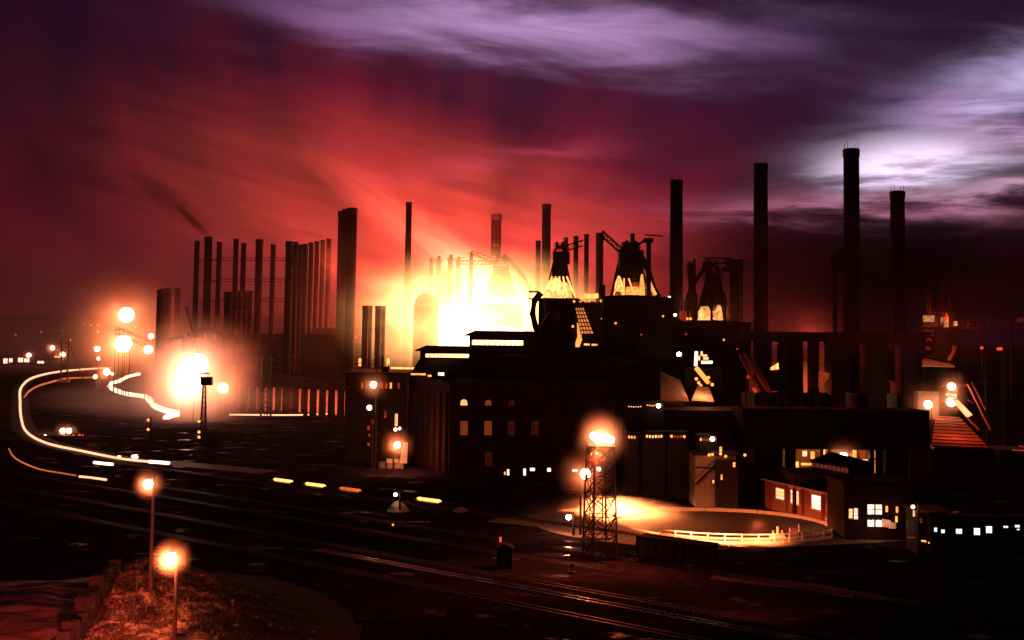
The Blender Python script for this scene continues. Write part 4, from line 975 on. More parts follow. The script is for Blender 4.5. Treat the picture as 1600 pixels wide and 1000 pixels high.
# ------------------------------------------------------------------ the tap: fire, fume and smoke
tp = thing('casting_fire', 'immense white-yellow fire of the furnace tap behind the engine house', 'fire', P(760, 520, 540))
MB().lathe(P(762, 548, 600), [(30, 0), (27, 6), (17, 13), (5, 16)], 20).build('molten_iron', glow('white_hot_iron', (1, .55, .25), 14), tp)
point(tp, P(755, 488, 665), 4.4e6, (1, .034, .044), 13)
point(tp, P(748, 480, 640), 7.5e5, (1, .38, .09), 9)
point(tp, P(800, 480, 520), 5e4, (1, .25, .07), 2)
point(tp, P(700, 500, 640), 3e5, (1, .30, .08), 3)
tag(volume('glowing_fume', P(748, 496, 590), (86, 46, 44), .006, (1, .85, .75), emit=.62, ecol=(1, .40, .12), soft=2.4, noise=.7, nscale=3.2), 'incandescent fume boiling over the furnace tap', 'fume')
tag(volume('smoke', P(670, 370, 800), (330, 140, 100), .0064, (1, .78, .74), noise=.85, nscale=1.5, nstretch=(1.0, 1.2, 5.0), soft=1.1, rot=(0, .26, 0)), 'vast bank of red-lit smoke drifting up and left from the furnaces', 'smoke')
tag(volume('smoke', P(668, 372, 655), (120, 26, 17), .020, (1, .8, .74), noise=.9, nscale=2.2, nstretch=(1, 1, 3), soft=1.3, rot=(0, math.radians(36), 0)), 'ragged orange smoke plume streaming up and left from the first furnace', 'smoke')
tag(volume('smoke', P(585, 440, 640), (70, 24, 14), .014, (1, .8, .74), noise=.9, nscale=2.4, nstretch=(1, 1, 2.5), soft=1.3, rot=(0, math.radians(22), 0)), 'low orange smoke trailing left past the slim solitary chimney', 'smoke')
tag(volume('smoke', (-560, 1500, 60), (900, 760, 130), .0022, (1, .78, .74), soft=1.2), 'red mist lying over the far hills at the left', 'mist')
tag(volume('smoke', P(450, 480, 590), (190, 90, 50), .0008, (1, .78, .74), noise=.3, nscale=1.5, soft=1.2), 'red haze of smoke round the feet of the left chimneys', 'smoke')
tag(volume('chimney_smoke', P(300, 344, 601), (18, 3.2, 3.4), .5, (.08, .05, .04), noise=.3, nscale=2, soft=1.2, rot=(0, math.radians(43), 0)), 'dense dark smoke just leaving the tallest chimney of the left row', 'smoke')
tag(volume('chimney_smoke', P(250, 300, 606), (38, 9, 9), .10, (.08, .05, .04), noise=.5, nscale=2, soft=1.2, rot=(0, math.radians(37), 0)), 'spreading dark smoke trail blown left from the tallest chimney of the left row', 'smoke')
tag(volume('chimney_smoke', P(478, 364, 640), (22, 5, 3), .05, (.10, .05, .04), noise=.4, nscale=2, soft=1.2, rot=(0, math.radians(8), 0)), 'thin brown smoke drifting left from the close-set chimney rank', 'smoke')
tag(volume('smoke', P(275, 622, 520), (72, 60, 11), .016, (1, .8, .76), noise=.5, nscale=2.5, soft=1.2), 'low pinkish smoke lying on the yard round the white blaze', 'smoke')
tag(volume('smoke', P(1255, 490, 400), (34, 26, 22), .012, (1, .70, .66), noise=.7, nscale=1.8, soft=1.3), 'dim red smoke hanging over the dark works right of centre', 'smoke')
point(None, P(1270, 520, 395), 16000, (1, .10, .05), 2)
tag(volume('smoke', P(1400, 440, 328), (95, 16, 26), .16, (.12, .05, .09), noise=.6, nscale=2.0, nstretch=(2, 1, 1.5), soft=1.0), 'dark smoke hiding the lower halves of the right-hand chimneys', 'smoke')
tag(volume('steam', P(1068, 470, 412), (4, 3, 12), .05, (1, .8, .85), noise=.6, nscale=2, soft=1.4), 'pale pink wisp of steam left of the dim fourth furnace', 'steam')

# ------------------------------------------------------------------ dark masses below the furnaces
def mass(x0, x1, top, d, dep, name, label, cat='factory building', wall=M_CORR, roofed=True):
    a, b = P(x0, top, d), P(x1, top, d); t = thing(name, label, cat, ((a.x+b.x)/2, d, 0))
    MB().box((a.x, d, 0), (b.x, d+dep, a.z-.5)).build('wall', wall, t)
    if roofed: MB().box((a.x-.7, d-.7, a.z-.48), (b.x+.7, d+dep+.7, a.z)).build('roof', M_ROOF, t)
    n = max(2, int((b.x-a.x)/8))
    for i in range(n+1): bar('column', (a.x+(b.x-a.x)*i/n, d-.25, 0), (a.x+(b.x-a.x)*i/n, d-.25, a.z-.9), .6, M_STEEL, t)
    return t
m1 = mass(843, 900, 466, 410, 16, 'cast_house', 'black cast house under the white-hot second furnace')
for k in range(12):
    p = P(845+k*5, 466, 409.6); bar('rail_post', p, p+Vector((0, 0, 1.2)), .13, M_STEEL, m1)
m2 = mass(944, 1050, 463, 383, 18, 'cast_house', 'wide black cast house under the third furnace')
MB().box(tuple(P(903, 560, 392)), tuple(P(944, 478, 392)+Vector((0, 0, 0)))).build('low_wing', M_CORR, m2) if False else None
m3 = mass(1048, 1172, 502, 396, 20, 'cast_house', 'low black cast house under the dim fourth furnace')
mass(905, 1050, 560, 372, 12, 'stock_house', 'black stock house below the two middle furnaces')
mass(1000, 1165, 640, 300, 20, 'stock_house', 'long black shed behind the floodlight tower')
MB().lathe((X(875, 405), 400, 0), [(6.2, 0), (6.2, Z(475, 400, 875)), (6.0, Z(467, 400, 875))], 24).build('dust_drum', M_SOOT, m1)
mass(898, 948, 472, 403, 5, 'gap_wall', 'narrow black wall added to darken the gap between the two middle cast houses')  # dark wall added to shut out the bright sky behind the gap
# curved gas main catching the glare at the left of the cast house
t = thing('gas_main', 'thick curved gas pipe catching yellow glare left of the cast house', 'gas main', (X(838, 418), 418, 0))
MB().tube([P(845, 458, 416), P(835, 470, 417), P(832, 490, 418), P(836, 508, 418), P(843, 528, 417), P(846, 560, 416)], 1.25, 12).build('pipe', M_STEEL, t, True)
for (x0, x1, y0, y1, nm) in ((826, 842, 455, 457, 'walkway'), (826, 840, 466, 467.4, 'walkway')):
    a, b = P(x0, y1, 417), P(x1, y0, 417); MB().box((a.x, 415, a.z), (b.x, 419, b.z)).build(nm, M_STEEL, t)
for px in (828, 832, 837): bar('rail_post', P(px, 456, 417), P(px, 451, 417), .2, M_STEEL, t)
MB().prism([P(842, 520, 412), P(858, 520, 412), P(858, 520, 412)+Vector((0, .6, 0)), P(842, 520, 412)+Vector((0, .6, 0))], [P(850, 536, 411.5), P(857, 530, 411.5), P(857, 530, 411.5)+Vector((0, .6, 0)), P(850, 536, 411.5)+Vector((0, .6, 0))]).build('chute_mouth', E_HOT, t)
for k, (px, py, dd, par) in enumerate([(962, 505, 382, m2), (1002, 523, 382, m2), (1036, 494, 382, m2), (1072, 522, 395, m3), (1131, 531, 395, m3), (1152, 545, 395, m3), (869, 498, 393, m1)]):
    MB().ball(P(px, py, dd), .38, 8, 5).build('small_lamp', E_RED if k % 2 else E_ORANGE, par)
# inclined skip bridge with a lit ladder-like deck, and the glowing runner below it
t = thing('skip_bridge', 'lit skip incline of square lattice with a glowing diagonal chute below it', 'skip incline', (X(912, 396), 396, 0))
gr = [(898, 480), (912, 480), (928, 522), (908, 522)]
def q4(u, v):
    a = Vector(P(*gr[0], 396)).lerp(P(*gr[1], 396), u); b = Vector(P(*gr[3], 396)).lerp(P(*gr[2], 396), u); return a.lerp(b, v)
MB().prism([q4(0, 0)+Vector((0, .7, 0)), q4(1, 0)+Vector((0, .7, 0)), q4(1, 1)+Vector((0, .7, 0)), q4(0, 1)+Vector((0, .7, 0))], [q4(0, 0)+Vector((0, 1.1, 0)), q4(1, 0)+Vector((0, 1.1, 0)), q4(1, 1)+Vector((0, 1.1, 0)), q4(0, 1)+Vector((0, 1.1, 0))]).build('deck_glow', glow('deck_glow', (1, .26, .06), 1.3, .5, .8), t)  # deck made to glow so the lattice looks lit
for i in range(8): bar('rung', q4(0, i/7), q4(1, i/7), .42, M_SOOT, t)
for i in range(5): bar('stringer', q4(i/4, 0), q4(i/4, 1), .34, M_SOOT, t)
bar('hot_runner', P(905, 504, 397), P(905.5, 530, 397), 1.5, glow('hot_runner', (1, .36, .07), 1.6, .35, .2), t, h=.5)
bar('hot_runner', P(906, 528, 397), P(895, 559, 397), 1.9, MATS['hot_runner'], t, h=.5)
for px, y0, y1 in ((917, 537, 539.5), (929, 537.5, 540)):
    MB().box(tuple(P(px-4.5, y1, 371.7)), tuple(P(px+4.5, y0, 371.7)+Vector((0, .2, 0)))).build('slot_light', E_ORANGE, t)
for (px, py) in ((897, 471), (939, 470), (941, 498), (895, 510)):
    MB().ball(P(px, py, 394), .45, 8, 5).build('small_lamp', E_ORANGE, t)
t = thing('hot_metal_trough', 'glowing trough and pipes between the two cast houses', 'trough', P(918, 464, 400))
MB().tube([P(905, 465, 400), P(912, 462, 400), P(925, 463, 400), P(935, 462, 400)], .9, 8).build('hot_trough', E_ORANGE, t, True)
for i in range(5): MB().tube([P(903+i*8, 470+((i*7) % 5), 399), P(907+i*8, 476, 399), P(911+i*7, 470+((i*3) % 6), 399)], .35, 6).build('pipe', M_RAIL, t, True)
MB().box(tuple(P(938, 462, 401)), tuple(P(946, 445, 401)+Vector((0, 4, 0)))).build('control_cabin', M_SOOT, t)
# lit fires seen through the framing of furnace three and right: bright cone legs
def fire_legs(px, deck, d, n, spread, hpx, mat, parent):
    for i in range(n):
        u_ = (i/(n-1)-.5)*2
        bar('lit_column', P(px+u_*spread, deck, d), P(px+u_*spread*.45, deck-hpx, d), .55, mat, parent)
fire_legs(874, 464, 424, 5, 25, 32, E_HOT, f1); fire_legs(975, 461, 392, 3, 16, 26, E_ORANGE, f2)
MB().lathe(P(867, 465, 426), [(4.6, 0), (4.2, 4), (1.6, 7.5)], 14).build('fire', E_HOT, f1)
MB().lathe(P(880, 465, 428), [(3.6, 0), (3.2, 3), (1.3, 6.0)], 14).build('fire', E_ORANGE, f1)
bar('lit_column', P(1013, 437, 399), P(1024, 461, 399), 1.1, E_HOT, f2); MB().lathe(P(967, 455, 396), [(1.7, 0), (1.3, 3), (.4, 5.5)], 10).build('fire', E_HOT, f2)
MB().lathe(P(1003, 461, 396), [(1.1, 0), (.9, 4), (.3, 7.5)], 10).build('fire', E_ORANGE, f2)
MB().lathe(P(1101, 500, 404), [(2.6, 0), (2.3, 3), (1.3, 5)], 14).build('fire', E_HOT, f3); MB().lathe(P(1123, 500, 404), [(1.6, 0), (1.3, 3), (.6, 5.5)], 10).build('fire', E_HOT, f3)
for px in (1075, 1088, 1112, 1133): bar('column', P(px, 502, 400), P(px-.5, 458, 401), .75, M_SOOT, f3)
for px in (1074, 1079): MB().ball(P(px, 498, 399), .5, 8, 5).build('small_lamp', E_ORANGE, f3)
MB().box(tuple(P(1062, 499, 402)), tuple(P(1079, 486, 402)+Vector((0, 1, 0)))).build('lit_panel', E_RED, f3)

# ------------------------------------------------------------------ the dark right-hand works
t = thing('stock_trestle', 'tall pillars of the ore trestle with red firelight in the bays, right of centre', 'trestle', (X(1240, 350), 350, 0))
a, b = P(1165, 535, 352), P(1445, 575, 352); MB().box((X(1165, 352), 351, Z(533, 352, 1200)), (X(1445, 352), 362, Z(518, 352, 1200))).build('girder', M_SOOT, t)
for px, w_ in ((1196, 20), (1228, 9), (1247, 16), (1276, 8), (1310, 22), (1370, 30), (1425, 26)):
    MB().box((X(px-w_/2, 350), 350, 0), (X(px+w_/2, 350), 358, Z(532, 350, px))).build('pier', M_SOOT, t)
MB().box((X(1165, 351), 356, 0), (X(1445, 351), 359, Z(614, 351, 1200))).build('base_wall', M_CONC, t)
MB().box((X(1202, 349), 352, Z(580, 349, 1210)), (X(1222, 349), 353, Z(612, 349, 1210))).build('infill', M_SOOT, t)
tag(MB().box((X(1170, 372), 372, 0), (X(1320, 372), 374, Z(565, 372, 1240))).build('retaining_wall', M_CONC), 'high concrete wall glowing red between the trestle pillars', 'wall')
point(None, (X(1258, 366), 366, 24), 3400, (1, .16, .04), .6); point(None, (X(1233, 366), 366, 21), 1100, (1, .10, .03), .6)
MB().prism([P(1204, 578, 349.5), P(1217, 577, 349.5), P(1217, 577, 349.5)+Vector((0, .3, 0)), P(1204, 578, 349.5)+Vector((0, .3, 0))], [P(1205, 574, 349.5), P(1216, 567, 349.5), P(1216, 567, 349.5)+Vector((0, .3, 0)), P(1205, 574, 349.5)+Vector((0, .3, 0))]).build('firelit_slab', E_HOT, t)  # glowing slab stands in for firelight on the pillar
bar('firelit_edge', P(1206, 537, 349.6), P(1217, 537, 349.6), .25, E_RED, t)
MB().prism([P(1279, 605, 349), P(1295, 592, 349), P(1296, 583, 349), P(1280, 580, 349)], [p_+Vector((0, .4, 0)) for p_ in (P(1279, 605, 349), P(1295, 592, 349), P(1296, 583, 349), P(1280, 580, 349))]).build('firelit_slab', glow('firelit_glow', (.62, .07, .02), .55, .6, .5), t)  # slab given a red glow in place of firelight falling on it
# inclined conveyors
t = thing('conveyor_gantry', 'pair of thin sloping conveyor gantries, faint red, right of the lit stair', 'conveyor', P(1175, 560, 345))
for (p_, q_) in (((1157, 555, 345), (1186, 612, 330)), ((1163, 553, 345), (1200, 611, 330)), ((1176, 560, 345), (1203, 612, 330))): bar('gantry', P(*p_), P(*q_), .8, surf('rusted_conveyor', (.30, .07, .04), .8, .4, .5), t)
for px, py in ((1169, 589), (1178, 608), (1180, 611)): MB().ball(P(px, py, 329), .6, 8, 5).build('small_lamp', E_RED, t)
for px in (1166, 1192): bar('leg', (X(px, 336), 336, 0), P(px, 590, 336), .5, M_STEEL, t)
point(t, P(1182, 602, 325), 900, (1, .12, .04), .4)
# lit hopper top with lamp, chute and cone-lit roof
t = thing('ore_hopper', 'white-lit hopper frame with a sloping chute above a red cone-lit roof', 'hopper', (X(1095, 340), 340, 0))
MB().box((X(1070, 342), 342, 0), (X(1130, 342), 352, Z(575, 342, 1100))).build('bin', M_SOOT, t)
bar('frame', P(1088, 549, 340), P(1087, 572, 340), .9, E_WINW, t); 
for (x0, x1, y0, y1) in ((1095, 1098, 549, 556), (1098, 1105, 554, 557), (1099, 1107, 558, 562), (1090, 1094, 556, 563)):
    MB().box(tuple(P(x0, y1, 340)), tuple(P(x1, y0, 340)+Vector((0, .4, 0)))).build('lit_machinery', E_WIN, t)
bar('tube_lamp', P(1096, 566, 340), P(1113, 566, 340), .9, E_WINW, t)
bar('chute', P(1088, 575, 340), P(1107, 598, 336), 1.0, E_ORANGE, t); bar('chute', P(1105, 592, 337), P(1114, 602, 335), .5, E_RED, t)
for px, py in ((1088, 592), (1092, 598), (1095, 602), (1107, 590), (1113, 601)): MB().ball(P(px, py, 335), .5, 8, 5).build('small_lamp', E_ORANGE, t)
point(t, P(1099, 604, 320), 5200, (1, .26, .08), .5)
t = thing('lit_roof', 'sloping roof under the hopper with a fan of orange lamplight', 'roof', (X(1100, 325), 325, 0))
v1 = [P(1080, 626, 318), P(1116, 628, 318), P(1108, 605, 330), P(1090, 603, 330)]
MB().prism(v1, [p_-Vector((0, 0, .5)) for p_ in v1]).build('roof_sheet', M_CONC, t)
MB().box((X(1080, 318), 318.2, 0), (X(1116, 318), 328, Z(630, 318, 1100))).build('wall', M_CORR, t)
t = thing('lit_roof', 'large dim red sloping roof left of the orange-lit one', 'roof', (X(1050, 325), 325, 0))
v1 = [P(1032, 626, 316), P(1077, 627, 316), P(1063, 594, 334), P(1032, 580, 338)]
MB().prism(v1, [p_-Vector((0, 0, .5)) for p_ in v1]).build('roof_sheet', M_CONC, t)
MB().box((X(1034, 316), 317, 0), (X(1076, 316), 330, Z(634, 316, 1050))).build('wall', M_CORR, t)
point(t, P(1052, 598, 312), 420, (1, .12, .04), .4)
# gallery strips of small lights
for (x0, x1, yy, d, n, mt, lab) in ((981, 1003, 635.5, 292, 6, E_WIN, 'short strip of small lit openings left of the gallery lamp'), (1010, 1034, 633.5, 292, 6, E_ORANGE, 'red gallery strip ending in a point lamp'),
                                    (981, 994, 683, 275, 3, E_ORANGE, 'lit lattice window just right of the floodlight'), (1009, 1036, 682, 275, 6, E_WIN, 'row of bright gallery openings behind the tower'),
                                    (1047, 1072, 682, 275, 5, E_RED, 'dim red gallery openings right of the bright row'), (1093, 1111, 687, 270, 4, E_RED, 'dim red row ending in a white point lamp')):
    a = P(x0, yy+4, d); b = P(x1, yy-4, d); t = thing('gallery', lab, 'gallery', ((a.x+b.x)/2, d, 0)); hh = 2.2 if yy > 640 else 1.0
    MB().box((a.x-.6, d+.05, 0), (b.x+.6, d+5, b.z+.5)).build('wall', M_SOOT, t)
    for i in range(n):
        w_ = (x1-x0)/n; j = ((i*37) % 5)/5-.4; lit_window(x0+i*w_+.4, x0+(i+1)*w_-.9, yy-hh+j, yy+hh+j, d, t, mt if (i*3) % 4 else E_ORANGE, 1, 1)
# bracket lamp post in the yard
t = thing('bracket_lamp', 'thin post with an angled glowing bracket right of the floodlight', 'lamp post', G(1044, 752))
gq = G(1044, 752); bar('post', gq, P(1045, 693, gq.y), .28, M_LAT, t); bar('bracket', P(1045, 692, gq.y), P(1055, 698, gq.y), .35, E_ORANGE, t); bar('bracket', P(1045, 692, gq.y), P(1049, 695, gq.y), .5, E_LAMP, t)
# pale-lit gabled hut with stair
t = thing('stair_hut', 'pale-lit wall with a dark diagonal stair left of the brick shed', 'hut', (X(1105, 262), 262, 0))
d = 262; hz = lambda py: Z(py, d, 1100)
MB().box((X(1087, d), d, 0), (X(1150, d), d+9, hz(712))).build('wall', M_CONC, t)
MB().box((X(1084, d), d-.7, hz(713)+.35), (X(1160, d), d+9.5, hz(709))).build('roof', M_ROOF, t)
MB().box((X(1117, d), d-2.2, 0), (X(1150, d), d-.05, hz(718))).build('dark_bay', M_CORR, t)
for o in (0, 2.2):
    bar('stringer', P(1086+o, 757, d-1.5), P(1116+o, 728-o, d-1.5), .3, M_SOOT, t)
for i in range(9): bar('tread', P(1087+i*3.3, 756-i*3.2, d-1.9), P(1087+i*3.3, 756-i*3.2, d-1.1), .25, M_SOOT, t)
bar('handrail', P(1086, 748, d-1.6), P(1116, 720, d-1.6), .12, M_SOOT, t); bar('beam', P(1086, 730, d-.2), P(1117, 732, d-.2), .3, M_SOOT, t)
for (x0, x1, y0, y1) in ((1145, 1149, 722, 730), (1126, 1129, 741, 750), (1113, 1116, 750, 755)): lit_window(x0, x1, y0, y1, d-2.2, t, E_ORANGE, 1, 2)
for (px, py) in ((1108, 711), (1113, 710), (1126, 709), (1134, 713), (1164, 711), (1126, 700), (1126, 704)): MB().ball(P(px, py, d-1), .35, 8, 5).build('small_lamp', E_ORANGE, t)
bar('flue', P(1126, 711, d), P(1126, 697, d), .3, M_LAT, t)
point(t, P(1098, 735, 256), 420, (1, .18, .07), .4)
# lit furnace bay behind the monitor roof
t = thing('open_bay', 'firelit bay of columns and machinery behind the monitor-roofed shed', 'bay', (X(1310, 285), 285, 0)); d = 285
MB().box((X(1236, d), d+9, 0), (X(1380, d), d+10, Z(700, d, 1300))).build('back_wall', M_CONC, t)
MB().box((X(1160, d), d-.5, Z(702, d, 1300)), (X(1450, d), d+12, Z(640, d, 1300))).build('upper_works', M_SOOT, t)
for px, w_ in ((1236, 14), (1212, 16), (1362, 7), (1374, 8), (1400, 34), (1285, 2), (1297, 2), (1330, 2)): MB().box((X(px-w_/2, d), d, 0), (X(px+w_/2, d), d+2, Z(701, d, px))).build('column', M_SOOT, t)
for (x0, x1, y0, y1, mt) in ((1255, 1261, 705, 713, E_WIN), (1268, 1273, 706, 717, E_ORANGE), (1284, 1289, 702, 718, E_WIN), (1325, 1356, 718, 722, E_WIN), (1333, 1338, 704, 717, E_ORANGE), (1345, 1352, 705, 716, E_RED),
                             (1367, 1375, 704, 716, E_ORANGE), (1367, 1375, 720, 739, E_ORANGE), (1241, 1248, 722, 742, E_ORANGE), (1253, 1268, 724, 727, E_ORANGE), (1253, 1262, 730, 736, E_RED), (1225, 1228, 731, 738, E_RED)):
    MB().box(tuple(P(x0, y1, d+3)), tuple(P(x1, y0, d+3)+Vector((0, .8, 0)))).build('lit_machinery', mt, t)
for i in range(6): MB().tube([P(1290+i*9, 716-(i % 3)*2, d+5), P(1294+i*9, 705+(i % 2)*4, d+5), P(1299+i*9, 716, d+5)], .35, 6).build('pipe', M_RAIL, t, True)
point(t, P(1310, 708, d+4), 1800, (1, .26, .08), .4); point(t, P(1350, 712, d+3), 900, (1, .26, .08), .4); point(t, P(1250, 722, d+3), 500, (1, .2, .06), .4)
# low shed with monitor roof and a band of windows
d = 250; t = thing('monitor_shed', 'dark shed with a raised monitor roof and a band of dim windows', 'shed', (X(1310, d), d, 0))
MB().box((X(1240, d), d, 0), (X(1375, d), d+14, Z(742, d, 1300))).build('wall', M_BRICK, t)
a0, b0, c0 = P(1262, 724, d), P(1328, 741, d-3), P(1360, 732, d+6); rr_ = P(1295, 717, d+5)
def wallquad(p_, q_, h0, h1, nm, mat, par, th=.3):
    p_, q_ = Vector(p_), Vector(q_); n_ = Vector((-(q_-p_).y, (q_-p_).x, 0)).normalized()*th
    return MB().prism([p_+Vector((0, 0, h0)), q_+Vector((0, 0, h0)), q_+n_+Vector((0, 0, h0)), p_+n_+Vector((0, 0, h0))], [p_+Vector((0, 0, h1)), q_+Vector((0, 0, h1)), q_+n_+Vector((0, 0, h1)), p_+n_+Vector((0, 0, h1))]).build(nm, mat, par)
A = Vector((X(1268, d+6), d+6, 0)); B = Vector((X(1326, d-6), d-6, 0)); C_ = Vector((X(1360, d+2), d+2, 0)); zlo, zhi = Z(734, d, 1300), Z(724, d, 1300)
wallquad(A, B, 0, zhi, 'monitor_wall', M_CORR, t); wallquad(B, C_, 0, zhi, 'monitor_wall', M_CORR, t)
for i in range(9):
    f0_, f1_ = (i+.12)/9, (i+.88)/9; p_ = A.lerp(B, f0_); q_ = A.lerp(B, f1_); n_ = Vector(((B-A).y, -(B-A).x, 0)).normalized()*.08
    wallquad(p_+n_, q_+n_, zlo, zhi-.5, 'window', glow('shed_band_glass', (.5, .10, .05), .30, .5, 1.5), t, .05)
D_ = A+(C_-B)
MB().prism([A+Vector((-1, -1, zhi)), B+Vector((0, -1.2, zhi)), C_+Vector((1.2, 0, zhi)), D_+Vector((0, 1, zhi))], [A.lerp(D_, .5)+Vector((2, 0, zhi+1.6)), B.lerp(C_, .5)+Vector((-2, 0, zhi+1.6)), B.lerp(C_, .5)+Vector((-2, .2, zhi+1.6)), A.lerp(D_, .5)+Vector((2, .2, zhi+1.6))]).build('monitor_roof', M_ROOF, t)
# red brick shed receding from the lower right towards the left
t = thing('brick_shed', 'long red brick shed lit by the yard lights, with tall paired windows', 'brick shed', (X(1315, 216), 216, 0))
K0 = G(1317, 825); K1 = Vector((X(1195, 262), 262, 0))       # near right corner, far left end
zt0 = P(1316, 774, K0.y).z; zt1 = P(1195, 754, 262).z; ztp = (zt0+zt1)/2
dr = (K1-K0).normalized(); ln_ = (K1-K0).length; nout = Vector((dr.y, -dr.x, 0)); nout = nout if nout.y < 0 else -nout
def fx(s, z, o=0.0): return K0+dr*s+Vector((0, 0, z))+nout*o
back = -nout*14
MB().prism([K0, K1, K1+back, K0+back], [K0+Vector((0, 0, zt0-.4)), K1+Vector((0, 0, zt0-.4)), K1+back+Vector((0, 0, zt0-.4)), K0+back+Vector((0, 0, zt0-.4))]).build('wall', M_REDBRICK, t)
MB().prism([fx(-.6, zt0-.38, .7), fx(ln_+.6, zt0-.38, .7), fx(ln_+.6, zt0-.38, -15), fx(-.6, zt0-.38, -15)], [fx(-.6, zt0-.05, .7), fx(ln_+.6, zt0-.05, .7), fx(ln_+.6, zt0-.05, -15), fx(-.6, zt0-.05, -15)]).build('eave', M_TRIM, t)
MB().prism([fx(-.5, zt0-.03, .5), fx(ln_+.5, zt0-.03, .5), fx(ln_+.5, zt0-.03, -15), fx(-.5, zt0-.03, -15)], [fx(-.5, zt0+2.4, -6), fx(ln_+.5, zt0+2.4, -6), fx(ln_+.5, zt0+2.4, -7), fx(-.5, zt0+2.4, -7)]).build('roof', M_ROOF, t)
def along(px):      # distance along the wall where the pixel column crosses it
    r = ray(px, 790); k = r.x/r.y; return (K0.x-k*K0.y)/(k*dr.y-dr.x)
def brick_win(x0, x1, z0, z1, mt, lintel=True, arch=False):
    s0, s1 = sorted((along(x0), along(x1))); f = MB()
    for (a_, b_, c_, d_) in ((s0-.15, s0, z0, z1), (s1, s1+.15, z0, z1), (s0-.3, s1+.3, z0-.25, z0), (s0-.15, s1+.15, z1, z1+.12)):
        f.prism([fx(a_, c_, .02), fx(b_, c_, .02), fx(b_, c_, .16), fx(a_, c_, .16)], [fx(a_, d_, .02), fx(b_, d_, .02), fx(b_, d_, .16), fx(a_, d_, .16)])
    if lintel: f.prism([fx(s0-.7, z1+.3, .02), fx(s1+.7, z1+.3, .02), fx(s1+.7, z1+.3, .35), fx(s0-.7, z1+.3, .35)], [fx(s0-.7, z1+.8, .02), fx(s1+.7, z1+.8, .02), fx(s1+.7, z1+.8, .35), fx(s0-.7, z1+.8, .35)])
    o = f.build('window', M_TRIM, t); w_ = (s1-s0)
    for i in range(2):
        for j in range(3):
            a_ = s0+w_*(i/2)+(.09 if i else 0); b_ = s0+w_*((i+1)/2)-(0 if i else .09); c_ = z0+(z1-z0)*j/3+.04; d_ = z0+(z1-z0)*(j+1)/3-.04
            MB().prism([fx(a_, c_, .03), fx(b_, c_, .03), fx(b_, c_, .08), fx(a_, c_, .08)], [fx(a_, d_, .03), fx(b_, d_, .03), fx(b_, d_, .08), fx(a_, d_, .08)]).build('pane', mt, o)
wz0, wz1 = zt0*.40, zt0*.82
brick_win(1269, 1283, wz0-.2, wz1, E_WINW); brick_win(1236, 1249, wz0-.2, wz1, E_WIN); brick_win(1213, 1226, wz0+.1, wz1-.3, E_WIN, False); brick_win(1293, 1307, wz0, wz1-.4, surf('blind_window', (.30, .12, .08), .8), False)
for px in (1255, 1287, 1230, 1205): bar('pilaster', fx(along(px), 0, .25), fx(along(px), zt0-.5, .25), .6, M_REDBRICK, t)
MB().prism([fx(along(1309), 1.1, .05), fx(along(1290), 1.1, .05), fx(along(1290), 1.1, .5), fx(along(1309), 1.1, .5)], [fx(along(1309), 1.3, .05), fx(along(1290), 1.3, .05), fx(along(1290), 1.3, .5), fx(along(1309), 1.3, .5)]).build('ledge', M_TRIM, t)
point(t, fx(along(1250), 3.2, 11), 1500, (1, .15, .05), .4); point(t, fx(along(1295), 3.2, 9), 1100, (1, .14, .045), .4)
# dark end building with windows and the glaring doorway
d = 221; t = thing('gate_house', 'dark gate house with a glaring white doorway, right of the brick shed', 'gate house', (X(1370, d), d, 0))
MB().box((X(1318, d), d, 0), (X(1421, d), d+12, Z(757, d, 1370))).build('wall', M_BRICK, t)
MB().box((X(1314, d), d-.8, Z(757, d, 1370)+.01), (X(1424, d), d+12.6, Z(753, d, 1370))).build('roof', M_ROOF, t)
lit_window(1326, 1332, 795, 810, d, t, E_WIN, 1, 3, M_TRIM); lit_window(1334, 1340, 794, 811, d, t, E_WINW, 2, 3, M_TRIM)
o = lit_window(1355, 1378, 788, 804, d, t, E_WINW, 3, 2, M_STEEL); lit_window(1355, 1378, 812, 823, d, t, E_WINW, 2, 1, M_STEEL); o.name = 'doorway_head'
for i in range(6): MB().box(tuple(P(1356+i*3.7, 812+(i % 2), d-.6)), tuple(P(1358.6+i*3.7, 806+(i % 3), d-.6)+Vector((0, .3, 0)))).build('stacked_goods', M_STEEL, t)
for px in (1353.5, 1379.5, 1367): bar('door_post', P(px, 826, d-.3), P(px, 786, d-.3), .25, M_STEEL, t)
MB().prism([P(1379, 823, d-1.2), P(1399, 826, d-3), P(1399, 826, d-3)+Vector((0, .4, 0)), P(1379, 823, d-1.2)+Vector((0, .4, 0))], [P(1379, 811, d-1.2), P(1391, 813, d-3), P(1391, 813, d-3)+Vector((0, .4, 0)), P(1379, 811, d-1.2)+Vector((0, .4, 0))]).build('low_wall', M_PAINT, t)
MB().box(tuple(P(1390, 826, d-3)), tuple(P(1400, 817, d-3)+Vector((0, .5, 0)))).build('low_wall', M_PAINT, t)
point(t, P(1368, 822, d-2.5), 160, (1, .40, .2), .5); point(t, P(1392, 818, d-5), 160, (1, .40, .2), .3)
for (px, py) in ((1402, 797), (1401, 812), (1386, 796)): MB().box(tuple(P(px-1.3, py+4, d-.5)), tuple(P(px+1.3, py-5, d-.5)+Vector((0, .3, 0)))).build('lit_slit', E_ORANGE, t)
